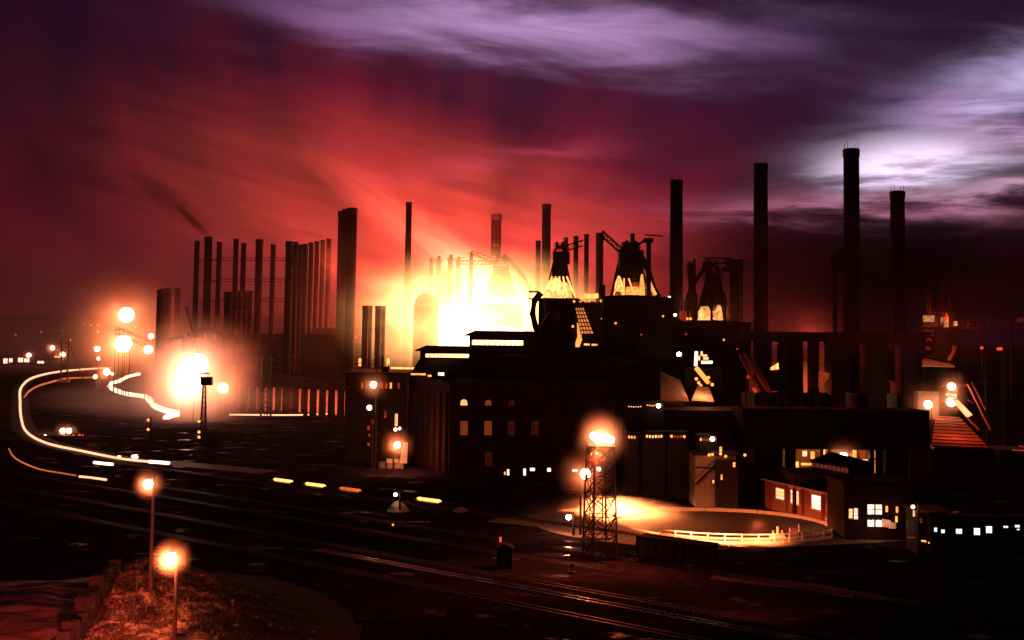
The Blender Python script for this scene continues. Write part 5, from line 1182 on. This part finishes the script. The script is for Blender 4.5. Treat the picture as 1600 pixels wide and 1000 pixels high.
# kiosk / signal cabin
d = 207; t = thing('signal_cabin', 'small dark cabin with dim red hatches, left of the lit carriage windows', 'cabin', (X(1455, d), d, 0)); zc = lambda py: Z(py, d, 1455)
MB().box((X(1431, d), d, 0), (X(1480, d), d+6, zc(800))).build('wall', M_CORR, t); MB().box((X(1427, d), d-.9, zc(800)+.01), (X(1482, d), d+6.6, zc(797))).build('roof', surf('cabin_roof', (.16, .05, .04), .8), t)
for (x0, x1, y0, y1, mt) in ((1432, 1441, 809, 817, E_WIND), (1446, 1453, 809, 833, E_WIND), (1456, 1464, 811, 819, E_WIND), (1468, 1476, 814, 821, E_WIND)): lit_window(x0, x1, y0, y1, d, t, mt, 2, 2, M_CORR)
for (x0, x1, yy) in ((1440, 1447, 845), (1451, 1459, 848)): bar('kerb_light', P(x0, yy, d-3), P(x1, yy+1, d-3), .28, E_ORANGE, t)
bar('post', P(1429.5, 842, d-1), P(1429.5, 793, d-1), .16, M_LAT, t); MB().box(tuple(P(1427.5, 807, d-1)), tuple(P(1430.5, 798, d-1)+Vector((0, .3, 0)))).build('lit_sign', E_WIN, t)
bar('rail', P(1418, 840, d-1), P(1429.5, 840, d-1), .14, E_RED, t)
# passenger carriage with lit windows
d = 203; t = thing('carriage', 'dark railway carriage with cold white lit windows at the right edge', 'railway carriage', (X(1540, d), d, .9)); zc = lambda py: Z(py, d, 1530)
MB().box((X(1452, d), d, 1.0), (X(1668, d), d+2.9, zc(812))).build('body', M_CAR, t)
MB().prism([(X(1450, d), d-.15, zc(812)+.01), (X(1450, d), d+3.05, zc(812)+.01), (X(1450, d), d+2.2, zc(807)), (X(1450, d), d+.7, zc(807))], [(X(1670, d), d-.15, zc(812)+.01), (X(1670, d), d+3.05, zc(812)+.01), (X(1670, d), d+2.2, zc(807)), (X(1670, d), d+.7, zc(807))]).build('roof', M_SOOT, t)
for (x0, x1, y0, y1) in ((1459, 1464, 824, 831), (1470, 1476, 827, 833), (1493, 1503, 826, 834), (1521, 1531, 825, 836), (1540, 1550, 822, 833), (1567, 1575, 821.5, 825), (1585, 1593, 820, 824), (1588, 1593, 826, 828.5)):
    lit_window(x0, x1, y0, y1, d, t, E_BLUE, 2, 1, M_STEEL)
for k in range(4):
    for yy in (.2, 2.7):
        c = Vector((X(1470+k*56+(k % 2)*-30, d), d+yy, .5)); MB().cyl(c-Vector((0, .07, 0)), c+Vector((0, .07, 0)), .48, n=14).build('wheel', M_STEEL, t)
MB().box((X(1455, d), d+.5, .75), (X(1665, d), d+2.4, .99)).build('underframe', M_STEEL, t)
# far right: lit foot of the last furnace, pipe bridge, incline
t = thing('far_cast_house', 'stepped dark platform stack with red-lit machinery at the far right', 'cast house', (X(1465, 348), 348, 0)); d = 348
MB().box((X(1440, d), d, 0), (X(1498, d), d+14, Z(571, d, 1465))).build('wall', M_SOOT, t)
for k, (x0, x1, yy) in enumerate(((1438, 1500, 513), (1440, 1504, 540), (1440, 1498, 556))):
    MB().box((X(x0, d), d-3, Z(yy+1.3, d, 1465)), (X(x1, d), d+6, Z(yy, d, 1465))).build('walkway', M_STEEL, t)
for (x0, x1, y0, y1, mt) in ((1443, 1460, 493, 503, E_WIN), (1446, 1455, 494, 502, E_HOT), (1442, 1458, 505, 511, E_RED), (1471, 1474, 496, 504, E_WIN), (1476, 1482, 500, 512, E_HOT), (1491, 1496, 502, 509, E_HOT), (1482, 1489, 497, 511, E_RED)):
    MB().box(tuple(P(x0, y1, d-1)), tuple(P(x1, y0, d-1)+Vector((0, .5, 0)))).build('lit_machinery', mt, t)
for i in range(16):
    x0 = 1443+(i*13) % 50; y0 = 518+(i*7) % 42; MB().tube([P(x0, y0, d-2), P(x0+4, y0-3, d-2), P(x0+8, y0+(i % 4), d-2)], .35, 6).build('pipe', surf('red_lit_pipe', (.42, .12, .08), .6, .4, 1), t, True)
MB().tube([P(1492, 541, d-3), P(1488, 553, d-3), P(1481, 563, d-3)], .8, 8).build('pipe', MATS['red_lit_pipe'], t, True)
v1 = [P(1440, 571, d-6), P(1492, 572, d-6), P(1470, 561, d-.2), P(1442, 558, d-.2)]; MB().prism(v1, [p_-Vector((0, 0, .4)) for p_ in v1]).build('sloping_roof', M_CONC, t)
point(t, P(1466, 548, d-9), 900, (1, .13, .04), .4); point(t, P(1468, 508, d-8), 1500, (1, .16, .05), .4)
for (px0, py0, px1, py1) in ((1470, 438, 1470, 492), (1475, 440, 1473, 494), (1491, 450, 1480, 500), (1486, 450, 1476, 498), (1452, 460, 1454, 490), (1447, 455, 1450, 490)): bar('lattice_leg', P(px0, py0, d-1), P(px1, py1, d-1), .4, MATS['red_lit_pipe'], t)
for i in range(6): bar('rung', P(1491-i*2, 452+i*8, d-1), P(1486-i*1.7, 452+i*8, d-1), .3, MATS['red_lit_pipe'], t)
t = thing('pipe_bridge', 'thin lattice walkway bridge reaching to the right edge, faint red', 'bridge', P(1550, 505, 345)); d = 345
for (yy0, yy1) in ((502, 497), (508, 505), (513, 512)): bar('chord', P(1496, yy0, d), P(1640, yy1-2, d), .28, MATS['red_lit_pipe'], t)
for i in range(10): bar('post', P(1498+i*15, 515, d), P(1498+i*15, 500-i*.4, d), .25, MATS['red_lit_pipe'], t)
for i in range(3): bar('leg', (X(1535+i*45, d), d, 0), P(1535+i*45, 510, d), .6, M_SOOT, t)
point(t, P(1515, 520, 338), 500, (1, .10, .03), .4)
for (x0, y0, y1) in ((1592, 497, 503), (1597, 496, 503)): bar('lit_slit', P(x0, y1, d-1), P(x0, y0, d-1), .35, E_RED, t)
for (px, py, lb_) in ((1534, 543.5, 'lone small red lamp beneath the lattice walkway'), (1560, 545, 'left of two touching red lamps beneath the lattice walkway'), (1564, 545, 'right of two touching red lamps beneath the lattice walkway')): mid(px, py, 340, .5, 0, lb_, em=E_REDLAMP, group='red lamps under the walkway')
t = thing('skip_incline', 'red-lit corrugated incline roof with a bright railed stair at the far right', 'incline', (X(1500, 322), 322, 0))
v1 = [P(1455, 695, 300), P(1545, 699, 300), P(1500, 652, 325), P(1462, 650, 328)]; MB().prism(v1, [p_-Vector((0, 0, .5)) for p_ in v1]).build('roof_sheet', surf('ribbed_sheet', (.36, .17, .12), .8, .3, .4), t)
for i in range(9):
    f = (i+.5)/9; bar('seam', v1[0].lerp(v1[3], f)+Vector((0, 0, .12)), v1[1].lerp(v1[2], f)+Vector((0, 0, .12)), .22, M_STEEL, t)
MB().box((X(1458, 300), 300.5, 0), (X(1543, 300), 318, Z(703, 300, 1500))).build('wall', M_CORR, t)
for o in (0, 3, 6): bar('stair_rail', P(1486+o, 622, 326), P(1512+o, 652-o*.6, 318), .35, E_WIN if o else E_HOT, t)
for i in range(7): bar('stair_tread', P(1488+i*4, 626+i*4.6, 325), P(1495+i*4, 624+i*4.6, 325), .3, M_STEEL, t)
for (p_, q_) in (((1512, 600, 330), (1548, 672, 318)), ((1519, 598, 330), (1540, 640, 322)), ((1512, 625, 322), (1522, 630, 322)), ((1510, 652, 318), (1530, 672, 312))): bar('raking_strut', P(*p_), P(*q_), .4, MATS['red_lit_pipe'], t)
MB().box(tuple(P(1434, 655, 345)), tuple(P(1470, 612, 345)+Vector((0, 3, 0)))).build('back_wall', M_CONC, t)
bar('lamp_tray', P(1479, 616, 329), P(1494, 618, 329), .9, E_WIN, t)
for yy in (604, 612, 632, 640): bar('lit_slit', P(1473, yy, 329), P(1475, yy-3, 329), .4, E_RED, t)
point(t, P(1496, 655, 306), 2600, (1, .10, .03), .4); point(t, P(1520, 640, 312), 400, (1, .12, .04), .4)
t = thing('low_shed', 'low lean-to with faint red lights at the extreme right edge', 'shed', (X(1590, 296), 296, 0)); d = 296
MB().box((X(1560, d), d, 0), (X(1660, d), d+12, Z(703, d, 1590))).build('wall', M_CORR, t)
for (x0, x1, yy) in ((1582, 1600, 703), (1592, 1600, 697)): bar('lit_edge', P(x0, yy, d-.2), P(x1, yy+1, d-.2), .3, E_RED, t)
mass(1440, 1700, 600, 362, 30, 'stock_house', 'black bulk of the ore house behind the far right incline')
mass(1300, 1440, 545, 420, 30, 'ore_house', 'barely visible dark ore house below the two right-hand chimneys')
t = thing('water_tank', 'round black tank silhouette at the foot of the tallest chimney', 'water tank', (X(1313, 365), 365, 0)); rr_ = 14*365/F_PX
MB().lathe((X(1313, 365), 365, Z(416, 365, 1313)), [(rr_*.3, -1.5), (rr_*.9, 0), (rr_, 1), (rr_, 4.2), (rr_*.6, 5), (rr_*.1, 5.6)], 20).build('tank', M_SOOT, t)
for k in range(4):
    an = k*math.pi/2+.7; bar('leg', (X(1313, 365)+rr_*.85*math.cos(an), 365+rr_*.85*math.sin(an), 0), (X(1313, 365)+rr_*.8*math.cos(an), 365+rr_*.8*math.sin(an), Z(416, 365, 1313)+.5), .5, M_STEEL, t)

# ------------------------------------------------------------------ the round basin with its white railing
cn = Vector((X(1128, 236), 236, 0)); RX = 22.5
def circ(r, a, z): return Vector((cn.x+r*math.cos(a), cn.y+r*.86*math.sin(a), z))
n = 96; q = MB()
vs = [circ(RX, 2*math.pi*i/n, -.0) for i in range(n)]
ap = []  # pale ground ring paints the pool of light beside the basin
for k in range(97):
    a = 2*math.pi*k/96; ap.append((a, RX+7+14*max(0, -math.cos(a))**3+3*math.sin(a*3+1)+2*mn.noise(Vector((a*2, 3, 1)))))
me = bpy.data.meshes.new('light_pool_apron'); vs_ = []
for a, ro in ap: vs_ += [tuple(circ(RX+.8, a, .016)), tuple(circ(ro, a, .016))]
me.from_pydata(vs_, [], [(2*i, 2*i+1, 2*i+3, 2*i+2) for i in range(96)]); me.materials.append(surf('light_pool_paint', (.26, .19, .15), .85, .5, .5, .5)); o = bpy.data.objects.new('light_pool_apron', me); COL.objects.link(o); o['kind'] = 'structure'
M_BASIN = surf('basin_floor', (.022, .015, .013), .55, .4, .3)
bs = thing('basin', 'large round sunken basin with a pale kerb, lit from the left', 'basin', cn)
MB().prism([v-Vector((0, 0, .10)) for v in vs], [v+Vector((0, 0, .03)) for v in vs]).build('floor', M_BASIN, bs)
for k in range(24):
    q = MB()
    for j in range(4):
        a0, a1 = 2*math.pi*(k*4+j)/n, 2*math.pi*(k*4+j+1)/n
        if j == 3: a1 -= .006
        q.prism([circ(RX, a0, 0), circ(RX+.8, a0, 0), circ(RX+.8, a1, 0), circ(RX, a1, 0)], [circ(RX, a0, .75), circ(RX+.8, a0, .75), circ(RX+.8, a1, .75), circ(RX, a1, .75)])
    q.build('kerb_block', M_TRIM, bs)
fe = thing('railing', 'white two-rail fence curving along the near side of the basin', 'railing', circ(RX+2.2, -1.6, 0))
a0, a1 = math.radians(-128), math.radians(-38); npo = 13; prev = None
RF = RX+2.4
for i in range(npo):
    a = a0+(a1-a0)*i/(npo-1); p_ = circ(RF, a, 0)
    if 8 <= i <= 9 and False: continue
    bar('post', p_, p_+Vector((0, 0, 2.0)), .28, M_PAINT, fe)
    if prev is not None and i != 9:
        for z in (1.85, 1.1): bar('rail', prev+Vector((0, 0, z)), p_+Vector((0, 0, z)), .19, M_PAINT, fe)
    prev = p_
for k in range(30):
    b0_, b1_ = a0+(a1-a0)*k/30, a0+(a1-a0)*(k+1)/30-.004
    MB().prism([circ(RF-.35, b0_, 0), circ(RF+.35, b0_, 0), circ(RF+.35, b1_, 0), circ(RF-.35, b1_, 0)], [circ(RF-.35, b0_, .45), circ(RF+.35, b0_, .45), circ(RF+.35, b1_, .45), circ(RF-.35, b1_, .45)]).build('kerb_block', M_PAINT, fe)
t = thing('bollard', 'tall white bollard with smaller stubs at the right end of the white fence', 'bollard', G(1215, 840)); gq = G(1215, 840)
MB().cyl(gq, gq+Vector((0, 0, 2.2)), .32, .26, 12).build('post', M_PAINT, t); MB().box((gq.x-1.6, gq.y-.6, 0), (gq.x+1.4, gq.y+.6, .5)).build('plinth', M_PAINT, t)
for dx in (-.9, .9): MB().cyl(gq+Vector((dx, 0, .5)), gq+Vector((dx, 0, 1.4)), .18, n=10).build('stub', M_PAINT, t)
for px, py in ((1234, 838), (1248, 832), (1291, 822)):
    gq = G(px, py); tag(MB().cyl(gq, gq+Vector((0, 0, 1.7)), .12, n=8).build('marker_post', M_PAINT), ['first', 'second', 'third'][(1234, 1248, 1291).index(px)]+' slim white marker post right of the white bollard', 'post')
for (px, py, pw) in ((1030, 834, 9000), (1080, 843, 11000), (1135, 847, 11000), (1190, 846, 8000), (1268, 828, 1800)): spot(None, G(px, py)+Vector((-1, -5, 5.5)), G(px, py)+Vector((0, 0, 0)), pw*3.2, (1, .24, .07), 100, .5)  # beams added without fixtures to brighten the white fence

# ------------------------------------------------------------------ railway tracks, all running the same way
ux = Vector((.79, -.613, 0)).normalized(); un = Vector((-ux.y, ux.x, 0))
def cof(px, py): return un.dot(G(px, py))
def track(c, s0, s1, label, nm='railway_track', mat=None):
    "two rails with sleepers; c is the offset, s the position along the common direction"
    o = un*c; t = thing(nm, label, 'railway track', o+ux*(s0+s1)/2)
    for s in (-.72, .72):
        for (a, b) in ((s0, s1),):
            bar('rail', o+un*s+ux*a+Vector((0, 0, .25)), o+un*s+ux*b+Vector((0, 0, .25)), .13, mat or M_RAIL, t, h=.17)
    q = MB(); x = s0
    while x < s1:
        c_ = o+ux*x; w_ = 1.35+random.uniform(-.08, .08)
        q.prism([c_+un*-w_+ux*-.13, c_+un*w_+ux*-.13, c_+un*w_+ux*.13, c_+un*-w_+ux*.13], [v+Vector((0, 0, .155)) for v in (c_+un*-w_+ux*-.13, c_+un*w_+ux*-.13, c_+un*w_+ux*.13, c_+un*-w_+ux*.13)]); x += .75
    q.build('sleepers', M_WOOD, t, kind='stuff'); return t
tr = [(925, 941, -60, 60, 'nearest railway track, its rails glinting low in the centre'), (940, 962, -60, 60, None), (1040, 884, -150, 110, 'track carrying the dark hopper wagon'), (290, 843, -90, 150, 'curving-looking track just beyond the lit slag bank'), 
      (290, 812, -130, 160, 'track beyond the slag bank, second from the bank'), (290, 784, -160, 120, 'farthest track among the glints left of centre')]
cs = []
for px, py, s0, s1, lab in tr:
    if lab is None: continue
    c_ = cof(px, py); cm = ux.dot(G(px, py)); cs.append(c_)
    track(c_, cm+s0, cm+s1, lab, mat=M_SHINY if py > 930 else None)
c_ = cof(545, 774)-.0; s_ = ux.dot(G(545, 774)); track(c_, s_-110, s_+110, 'track on which the four wagons with dashes of light stand')
# dashes of train light, shown as glowing bars on added low wagons
ing = None
for i, (px, py, lab) in enumerate([(417, 763, 'leftmost wagon with a long yellow dash of train light'), (480, 768.5, 'second wagon from the left with a yellow dash of train light'), (546, 774.5, 'third wagon from the left, its dash of light dimmer and redder'), (690, 788, 'rightmost wagon, separate from the others, dash of train light on top')]):
    s = ux.dot(G(px, py)); c = un*c_+ux*s
    t = thing('trail_wagon', lab, 'wagon', c, 'added wagons carrying dashes of train light')
    F_ = lambda a, b, z: c+ux*a+un*b+Vector((0, 0, z))
    bx = lambda a0, a1, b0, b1, z0, z1, nm, mt: MB().prism([F_(a0, b0, z0), F_(a1, b0, z0), F_(a1, b1, z0), F_(a0, b1, z0)], [F_(a0, b0, z1), F_(a1, b0, z1), F_(a1, b1, z1), F_(a0, b1, z1)]).build(nm, mt, t)
    bx(-4.2, 4.2, -1.1, 1.1, .75, 1.05, 'deck', M_STEEL); bx(-4.2, -4.0, -1.1, 1.1, 1.06, 1.5, 'end_board', M_STEEL); bx(4.0, 4.2, -1.1, 1.1, 1.06, 1.5, 'end_board', M_STEEL)
    hot = [glow('trail_yellow', (1, .48, .13), 2.6, .3, .6), glow('trail_yellow', None, 0), glow('trail_red', (1, .16, .035), 1.15, .5, .6), glow('trail_yellow', None, 0)][i] if True else None
    q = MB(); q.tube([F_(-3.7, 0, 1.48), F_(-3.2, 0, 1.5), F_(3.2, 0, 1.5), F_(3.7, 0, 1.48)], [.2, .40, .40, .2], 8); q.build('light_dash', hot, t)
    for a in (-2.9, -1.5, 1.5, 2.9):
        for b in (-.72, .72): MB().cyl(F_(a, b-.07, .52), F_(a, b+.07, .52), .34, n=12).build('wheel', M_STEEL, t)
    point(t, F_(0, -1.6, 2.0), 160, (1, .28, .08), .3)
# dark hopper wagon
c_ = cof(1040, 884); P0 = G(1052, 888); c = un*c_+ux*ux.dot(P0)
t = thing('hopper_wagon', 'large black box wagon with braced ends on the track by the tower', 'wagon', c)
F_ = lambda a, b, z: c+ux*a+un*b+Vector((0, 0, z))
bx = lambda a0, a1, b0, b1, z0, z1, nm, mt: MB().prism([F_(a0, b0, z0), F_(a1, b0, z0), F_(a1, b1, z0), F_(a0, b1, z0)], [F_(a0, b0, z1), F_(a1, b0, z1), F_(a1, b1, z1), F_(a0, b1, z1)]).build(nm, mt, t)
HL = 7.2
bx(-HL, HL, -1.5, 1.5, 1.5, 4.7, 'body', M_CAR); bx(-HL-.9, HL+.9, -1.2, 1.2, 1.05, 1.45, 'underframe', M_STEEL)
for i in range(9):
    a = -HL+.2+i*(2*HL-.4)/8
    for s in (-1, 1): bar('side_stake', F_(a, s*1.58, 1.5), F_(a, s*1.58, 4.75), .14, M_STEEL, t)
for s in (-1, 1):
    for b in (-1.2, 1.2): bar('end_brace', F_(s*(HL+.85), b, 1.4), F_(s*(HL+.02), b, 3.9), .14, M_STEEL, t)
    bx(-HL-.1, HL+.1, s*1.5-.12, s*1.5+.12, 4.72, 4.86, 'top_rail', M_STEEL); bar('coupler', F_(s*(HL+.9), 0, 1.1), F_(s*(HL+1.6), 0, 1.1), .3, M_STEEL, t)
    for a in (HL-2.9, HL-1.1):
        for b in (-.72, .72): MB().cyl(F_(s*a, b-.07, .76), F_(s*a, b+.07, .76), .46, n=14).build('wheel', M_STEEL, t)
    bx(s*(HL-2)-1.3, s*(HL-2)+1.3, -.95, -.80, .55, 1.0, 'bogie_frame', M_STEEL)
bx(-2.2, 2.2, -1.0, 1.0, .7, 1.5, 'hopper_door', M_STEEL)
# switch shanty with its red lamp
gq = G(788, 886); t = thing('signal_hut', 'narrow black trackside hut with one red light above it', 'hut', gq)
MB().box((gq.x-1.3, gq.y-1.2, 0), (gq.x+1.3, gq.y+1.2, 3.4)).build('wall', M_CORR, t); MB().prism([(gq.x-1.6, gq.y-1.5, 3.41), (gq.x+1.6, gq.y-1.5, 3.41), (gq.x+1.6, gq.y+1.5, 3.41), (gq.x-1.6, gq.y+1.5, 3.41)], [(gq.x-.2, gq.y-1.5, 4.1), (gq.x+.2, gq.y-1.5, 4.1), (gq.x+.2, gq.y+1.5, 4.1), (gq.x-.2, gq.y+1.5, 4.1)]).build('roof', M_ROOF, t)
MB().box((gq.x-.5, gq.y-1.26, .1), (gq.x+.4, gq.y-1.21, 2.2)).build('door', M_WOOD, t)
zz_ = P(782, 843, gq.y); bar('lamp_post', (zz_.x, gq.y+1.3, 0), (zz_.x, gq.y+1.3, zz_.z), .12, M_STEEL, t); MB().box((zz_.x-.16, gq.y-.1, zz_.z-.4), (zz_.x+.16, gq.y+.2, zz_.z+.4)).build('red_lamp', E_REDLAMP, t)
t = thing('switch_stand', 'low trackside switch stand silhouetted among the wet glints', 'switch stand', G(848, 868)); gq = G(848, 868)
bar('post', gq, gq+Vector((0, 0, 2.2)), .22, M_STEEL, t); bar('lever', gq+Vector((-.9, 0, .5)), gq+Vector((.8, 0, 1.5)), .14, M_STEEL, t); MB().cyl(gq+Vector((0, -.1, 2.2)), gq+Vector((0, .1, 2.2)), .4, n=12).build('target_disc', M_STEEL, t); MB().box((gq.x-.8, gq.y-.5, 0), (gq.x+.8, gq.y+.5, .35)).build('base', M_WOOD, t)
for k, (px, py) in enumerate([(893, 896), (940, 886)]):
    gq = G(px, py); t = thing('switch_stand', ['small switch stand with a round target left of the tower foot', 'small switch stand just in front of the tower foot'][k], 'switch stand', gq)
    bar('post', gq, gq+Vector((0, 0, 1.3)), .16, M_STEEL, t); MB().cyl(gq+Vector((0, -.06, 1.4)), gq+Vector((0, .06, 1.4)), .3, n=10).build('target_disc', M_STEEL, t); MB().box((gq.x-.6, gq.y-.4, 0), (gq.x+.6, gq.y+.4, .3)).build('base', M_WOOD, t)
t = thing('lit_sand_pile', 'small pale heap on the dark ground right of the glowing dashes', 'heap', G(720, 797))
MB().lathe(G(720, 799), [(1.8, 0), (1.2, .6), (.3, 1.0)], 10).build('heap', M_CONC, t)
tag(MB().lathe(G(622, 798), [(2.6, 0), (1.6, 1.4), (.4, 2.2)], 9).build('cinder_heap', M_CONC), 'dim reddish heap on the ground below the loading dock', 'heap')
mid(618, 773, G(618, 800).y, .38, 40, 'tiny white lamp above the reddish heap'); mid(614, 820, G(614, 826).y, .22, 0, 'lone pinprick of light in the black foreground', em=E_ORANGE)
# pale reflective strip: raised road edge to the left of the tower
ribbon('path', [G(770, 812), G(840, 818), G(905, 826), G(1010, 838), G(1130, 852), G(1290, 846), G(1440, 838)], 7, .03, surf('cinder_path', (.20, .14, .11), .8, .4, .4))
ribbon('gravel_strip', [G(1115, 900), G(1180, 908), G(1260, 916), G(1340, 930)], 5, .02, surf('gravel_edge', (.14, .09, .075), .9, .6, 1.2, .6))
spot(None, G(1175, 880, 9), G(1185, 902), 9000, (1, .12, .05), 110, .3)  # unseen beam added to redden the ground here
for px, py in ((860, 868), (905, 846), (925, 842), (880, 856), (800, 872)):
    g_ = G(px, py); MB().prism([g_+Vector((3.6*math.cos(k*.63)*(1+.3*math.sin(k*2.1+px)), 1.5*math.sin(k*.63)*(1+.3*math.cos(k*1.7+py)), .012)) for k in range(10)], [g_+Vector((3.6*math.cos(k*.63)*(1+.3*math.sin(k*2.1+px)), 1.5*math.sin(k*.63)*(1+.3*math.cos(k*1.7+py)), .018)) for k in range(10)]).build('puddle', M_PUD, None, kind='structure')

# ------------------------------------------------------------------ retaining wall of rough blocks beside the slag bank
wl = thing('retaining_wall', 'jagged dark retaining wall of rough blocks at the left of the slag bank', 'wall', (-55, 135, 0))
rnd = random.Random(5)
y = 112.0
while y < 153:
    hcol = 2.2+5.5*sm(y, 112, 146)-2.5*sm(y, 147, 153)+rnd.uniform(-.6, .6); z = -.1; st = rnd.uniform(1.0, 1.6)
    xw_ = -52.9-(155-y)*-.10
    while z < hcol:
        h_ = rnd.uniform(.8, 1.3); j = lambda: rnd.uniform(-.16, .16)
        x0, x1 = xw_-1.1+j(), xw_+.35+j()
        MB().prism([(x0+j(), y+j()*.4, z), (x1+j(), y+.05, z), (x1+j(), y+st-.05, z), (x0+j(), y+st+j()*.3-.05, z)], [(x0+.1+j(), y+.05, z+h_), (x1+j(), y+.1, z+h_+j()*.5), (x1+j(), y+st-.08, z+h_), (x0+.1+j(), y+st-.1, z+h_+j()*.5)]).build('block', M_STONE, wl)
        z += h_+.02
    y += st
for i, (px, py, hh) in enumerate([(214, 932, 2.4), (228, 957, 1.6), (260, 941, .9), (206, 955, 1.6)]):
    p_ = ray(px, py); t0_ = 100.0
    while t0_ < 200:
        w_ = Vector((0, 0, CAM_H))+p_*t0_
        if w_.z <= mound(w_.x, w_.y): break
        t0_ += .3
    tag(bar('stake', w_-Vector((0, 0, .4)), w_+Vector((.1*i, 0, hh)), .16, M_WOOD, None), ['tallest short stake on the lit bank, left of the lamp pole', 'short stake low on the bank by the lamp pole', 'stubby stake near the foot of the tall lamp pole', 'stake at the edge of the jagged wall'][i], 'stake')
q = MB()
for i in range(260):
    x, y = rnd.uniform(-52, -22), rnd.uniform(112, 162); z = mound(x, y)
    if z < .5: continue
    s = rnd.choice((.08, .12, .16, .22, .35)); j = [rnd.uniform(.6, 1.2)*s for _ in range(8)]
    q.mesh([(x-j[0], y-j[1], z-.2), (x+j[2], y-j[3], z-.2), (x+j[4], y+j[5], z-.2), (x-j[6], y+j[7], z-.2), (x-j[1]*.6, y-j[2]*.6, z+j[0]*.8), (x+j[5]*.6, y-j[0]*.5, z+j[3]*.7), (x+j[3]*.5, y+j[4]*.6, z+j[6]*.9), (x-j[7]*.5, y+j[2]*.6, z+j[5]*.7)], [(4,5,6,7),(0,1,5,4),(1,2,6,5),(2,3,7,6),(3,0,4,7)])
me = bpy.data.meshes.new('rubble'); me.from_pydata([tuple(v) for v in q.v], [], q.f); me.materials.append(surf('rubble_stone', (.16, .10, .075), .95, .6, 1.5)); o = bpy.data.objects.new('rubble', me); COL.objects.link(o)
o['kind'] = 'stuff'; tag(o, 'broken slag lumps strewn over the lit bank', 'rubble')
# tufts of dead weeds on the bank
q = MB()
for i in range(500):
    x, y = rnd.uniform(-53, -24), rnd.uniform(118, 160); z = mound(x, y)
    if z < .7: continue
    for k in range(3):
        a = rnd.uniform(0, 6.28); h_ = rnd.uniform(.25, .8); dx, dy = math.cos(a), math.sin(a)
        q.mesh([(x-dy*.04, y+dx*.04, z-.1), (x+dy*.04, y-dx*.04, z-.1), (x+dx*h_*.5, y+dy*h_*.5, z+h_)], [(0, 1, 2)])
me = bpy.data.meshes.new('dead_grass'); me.from_pydata([tuple(v) for v in q.v], [], q.f); me.materials.append(surf('dead_grass', (.16, .11, .07), .9)); o = bpy.data.objects.new('dead_grass', me); COL.objects.link(o)
o['kind'] = 'stuff'; tag(o, 'sparse dead grass on the lit slag bank', 'grass')
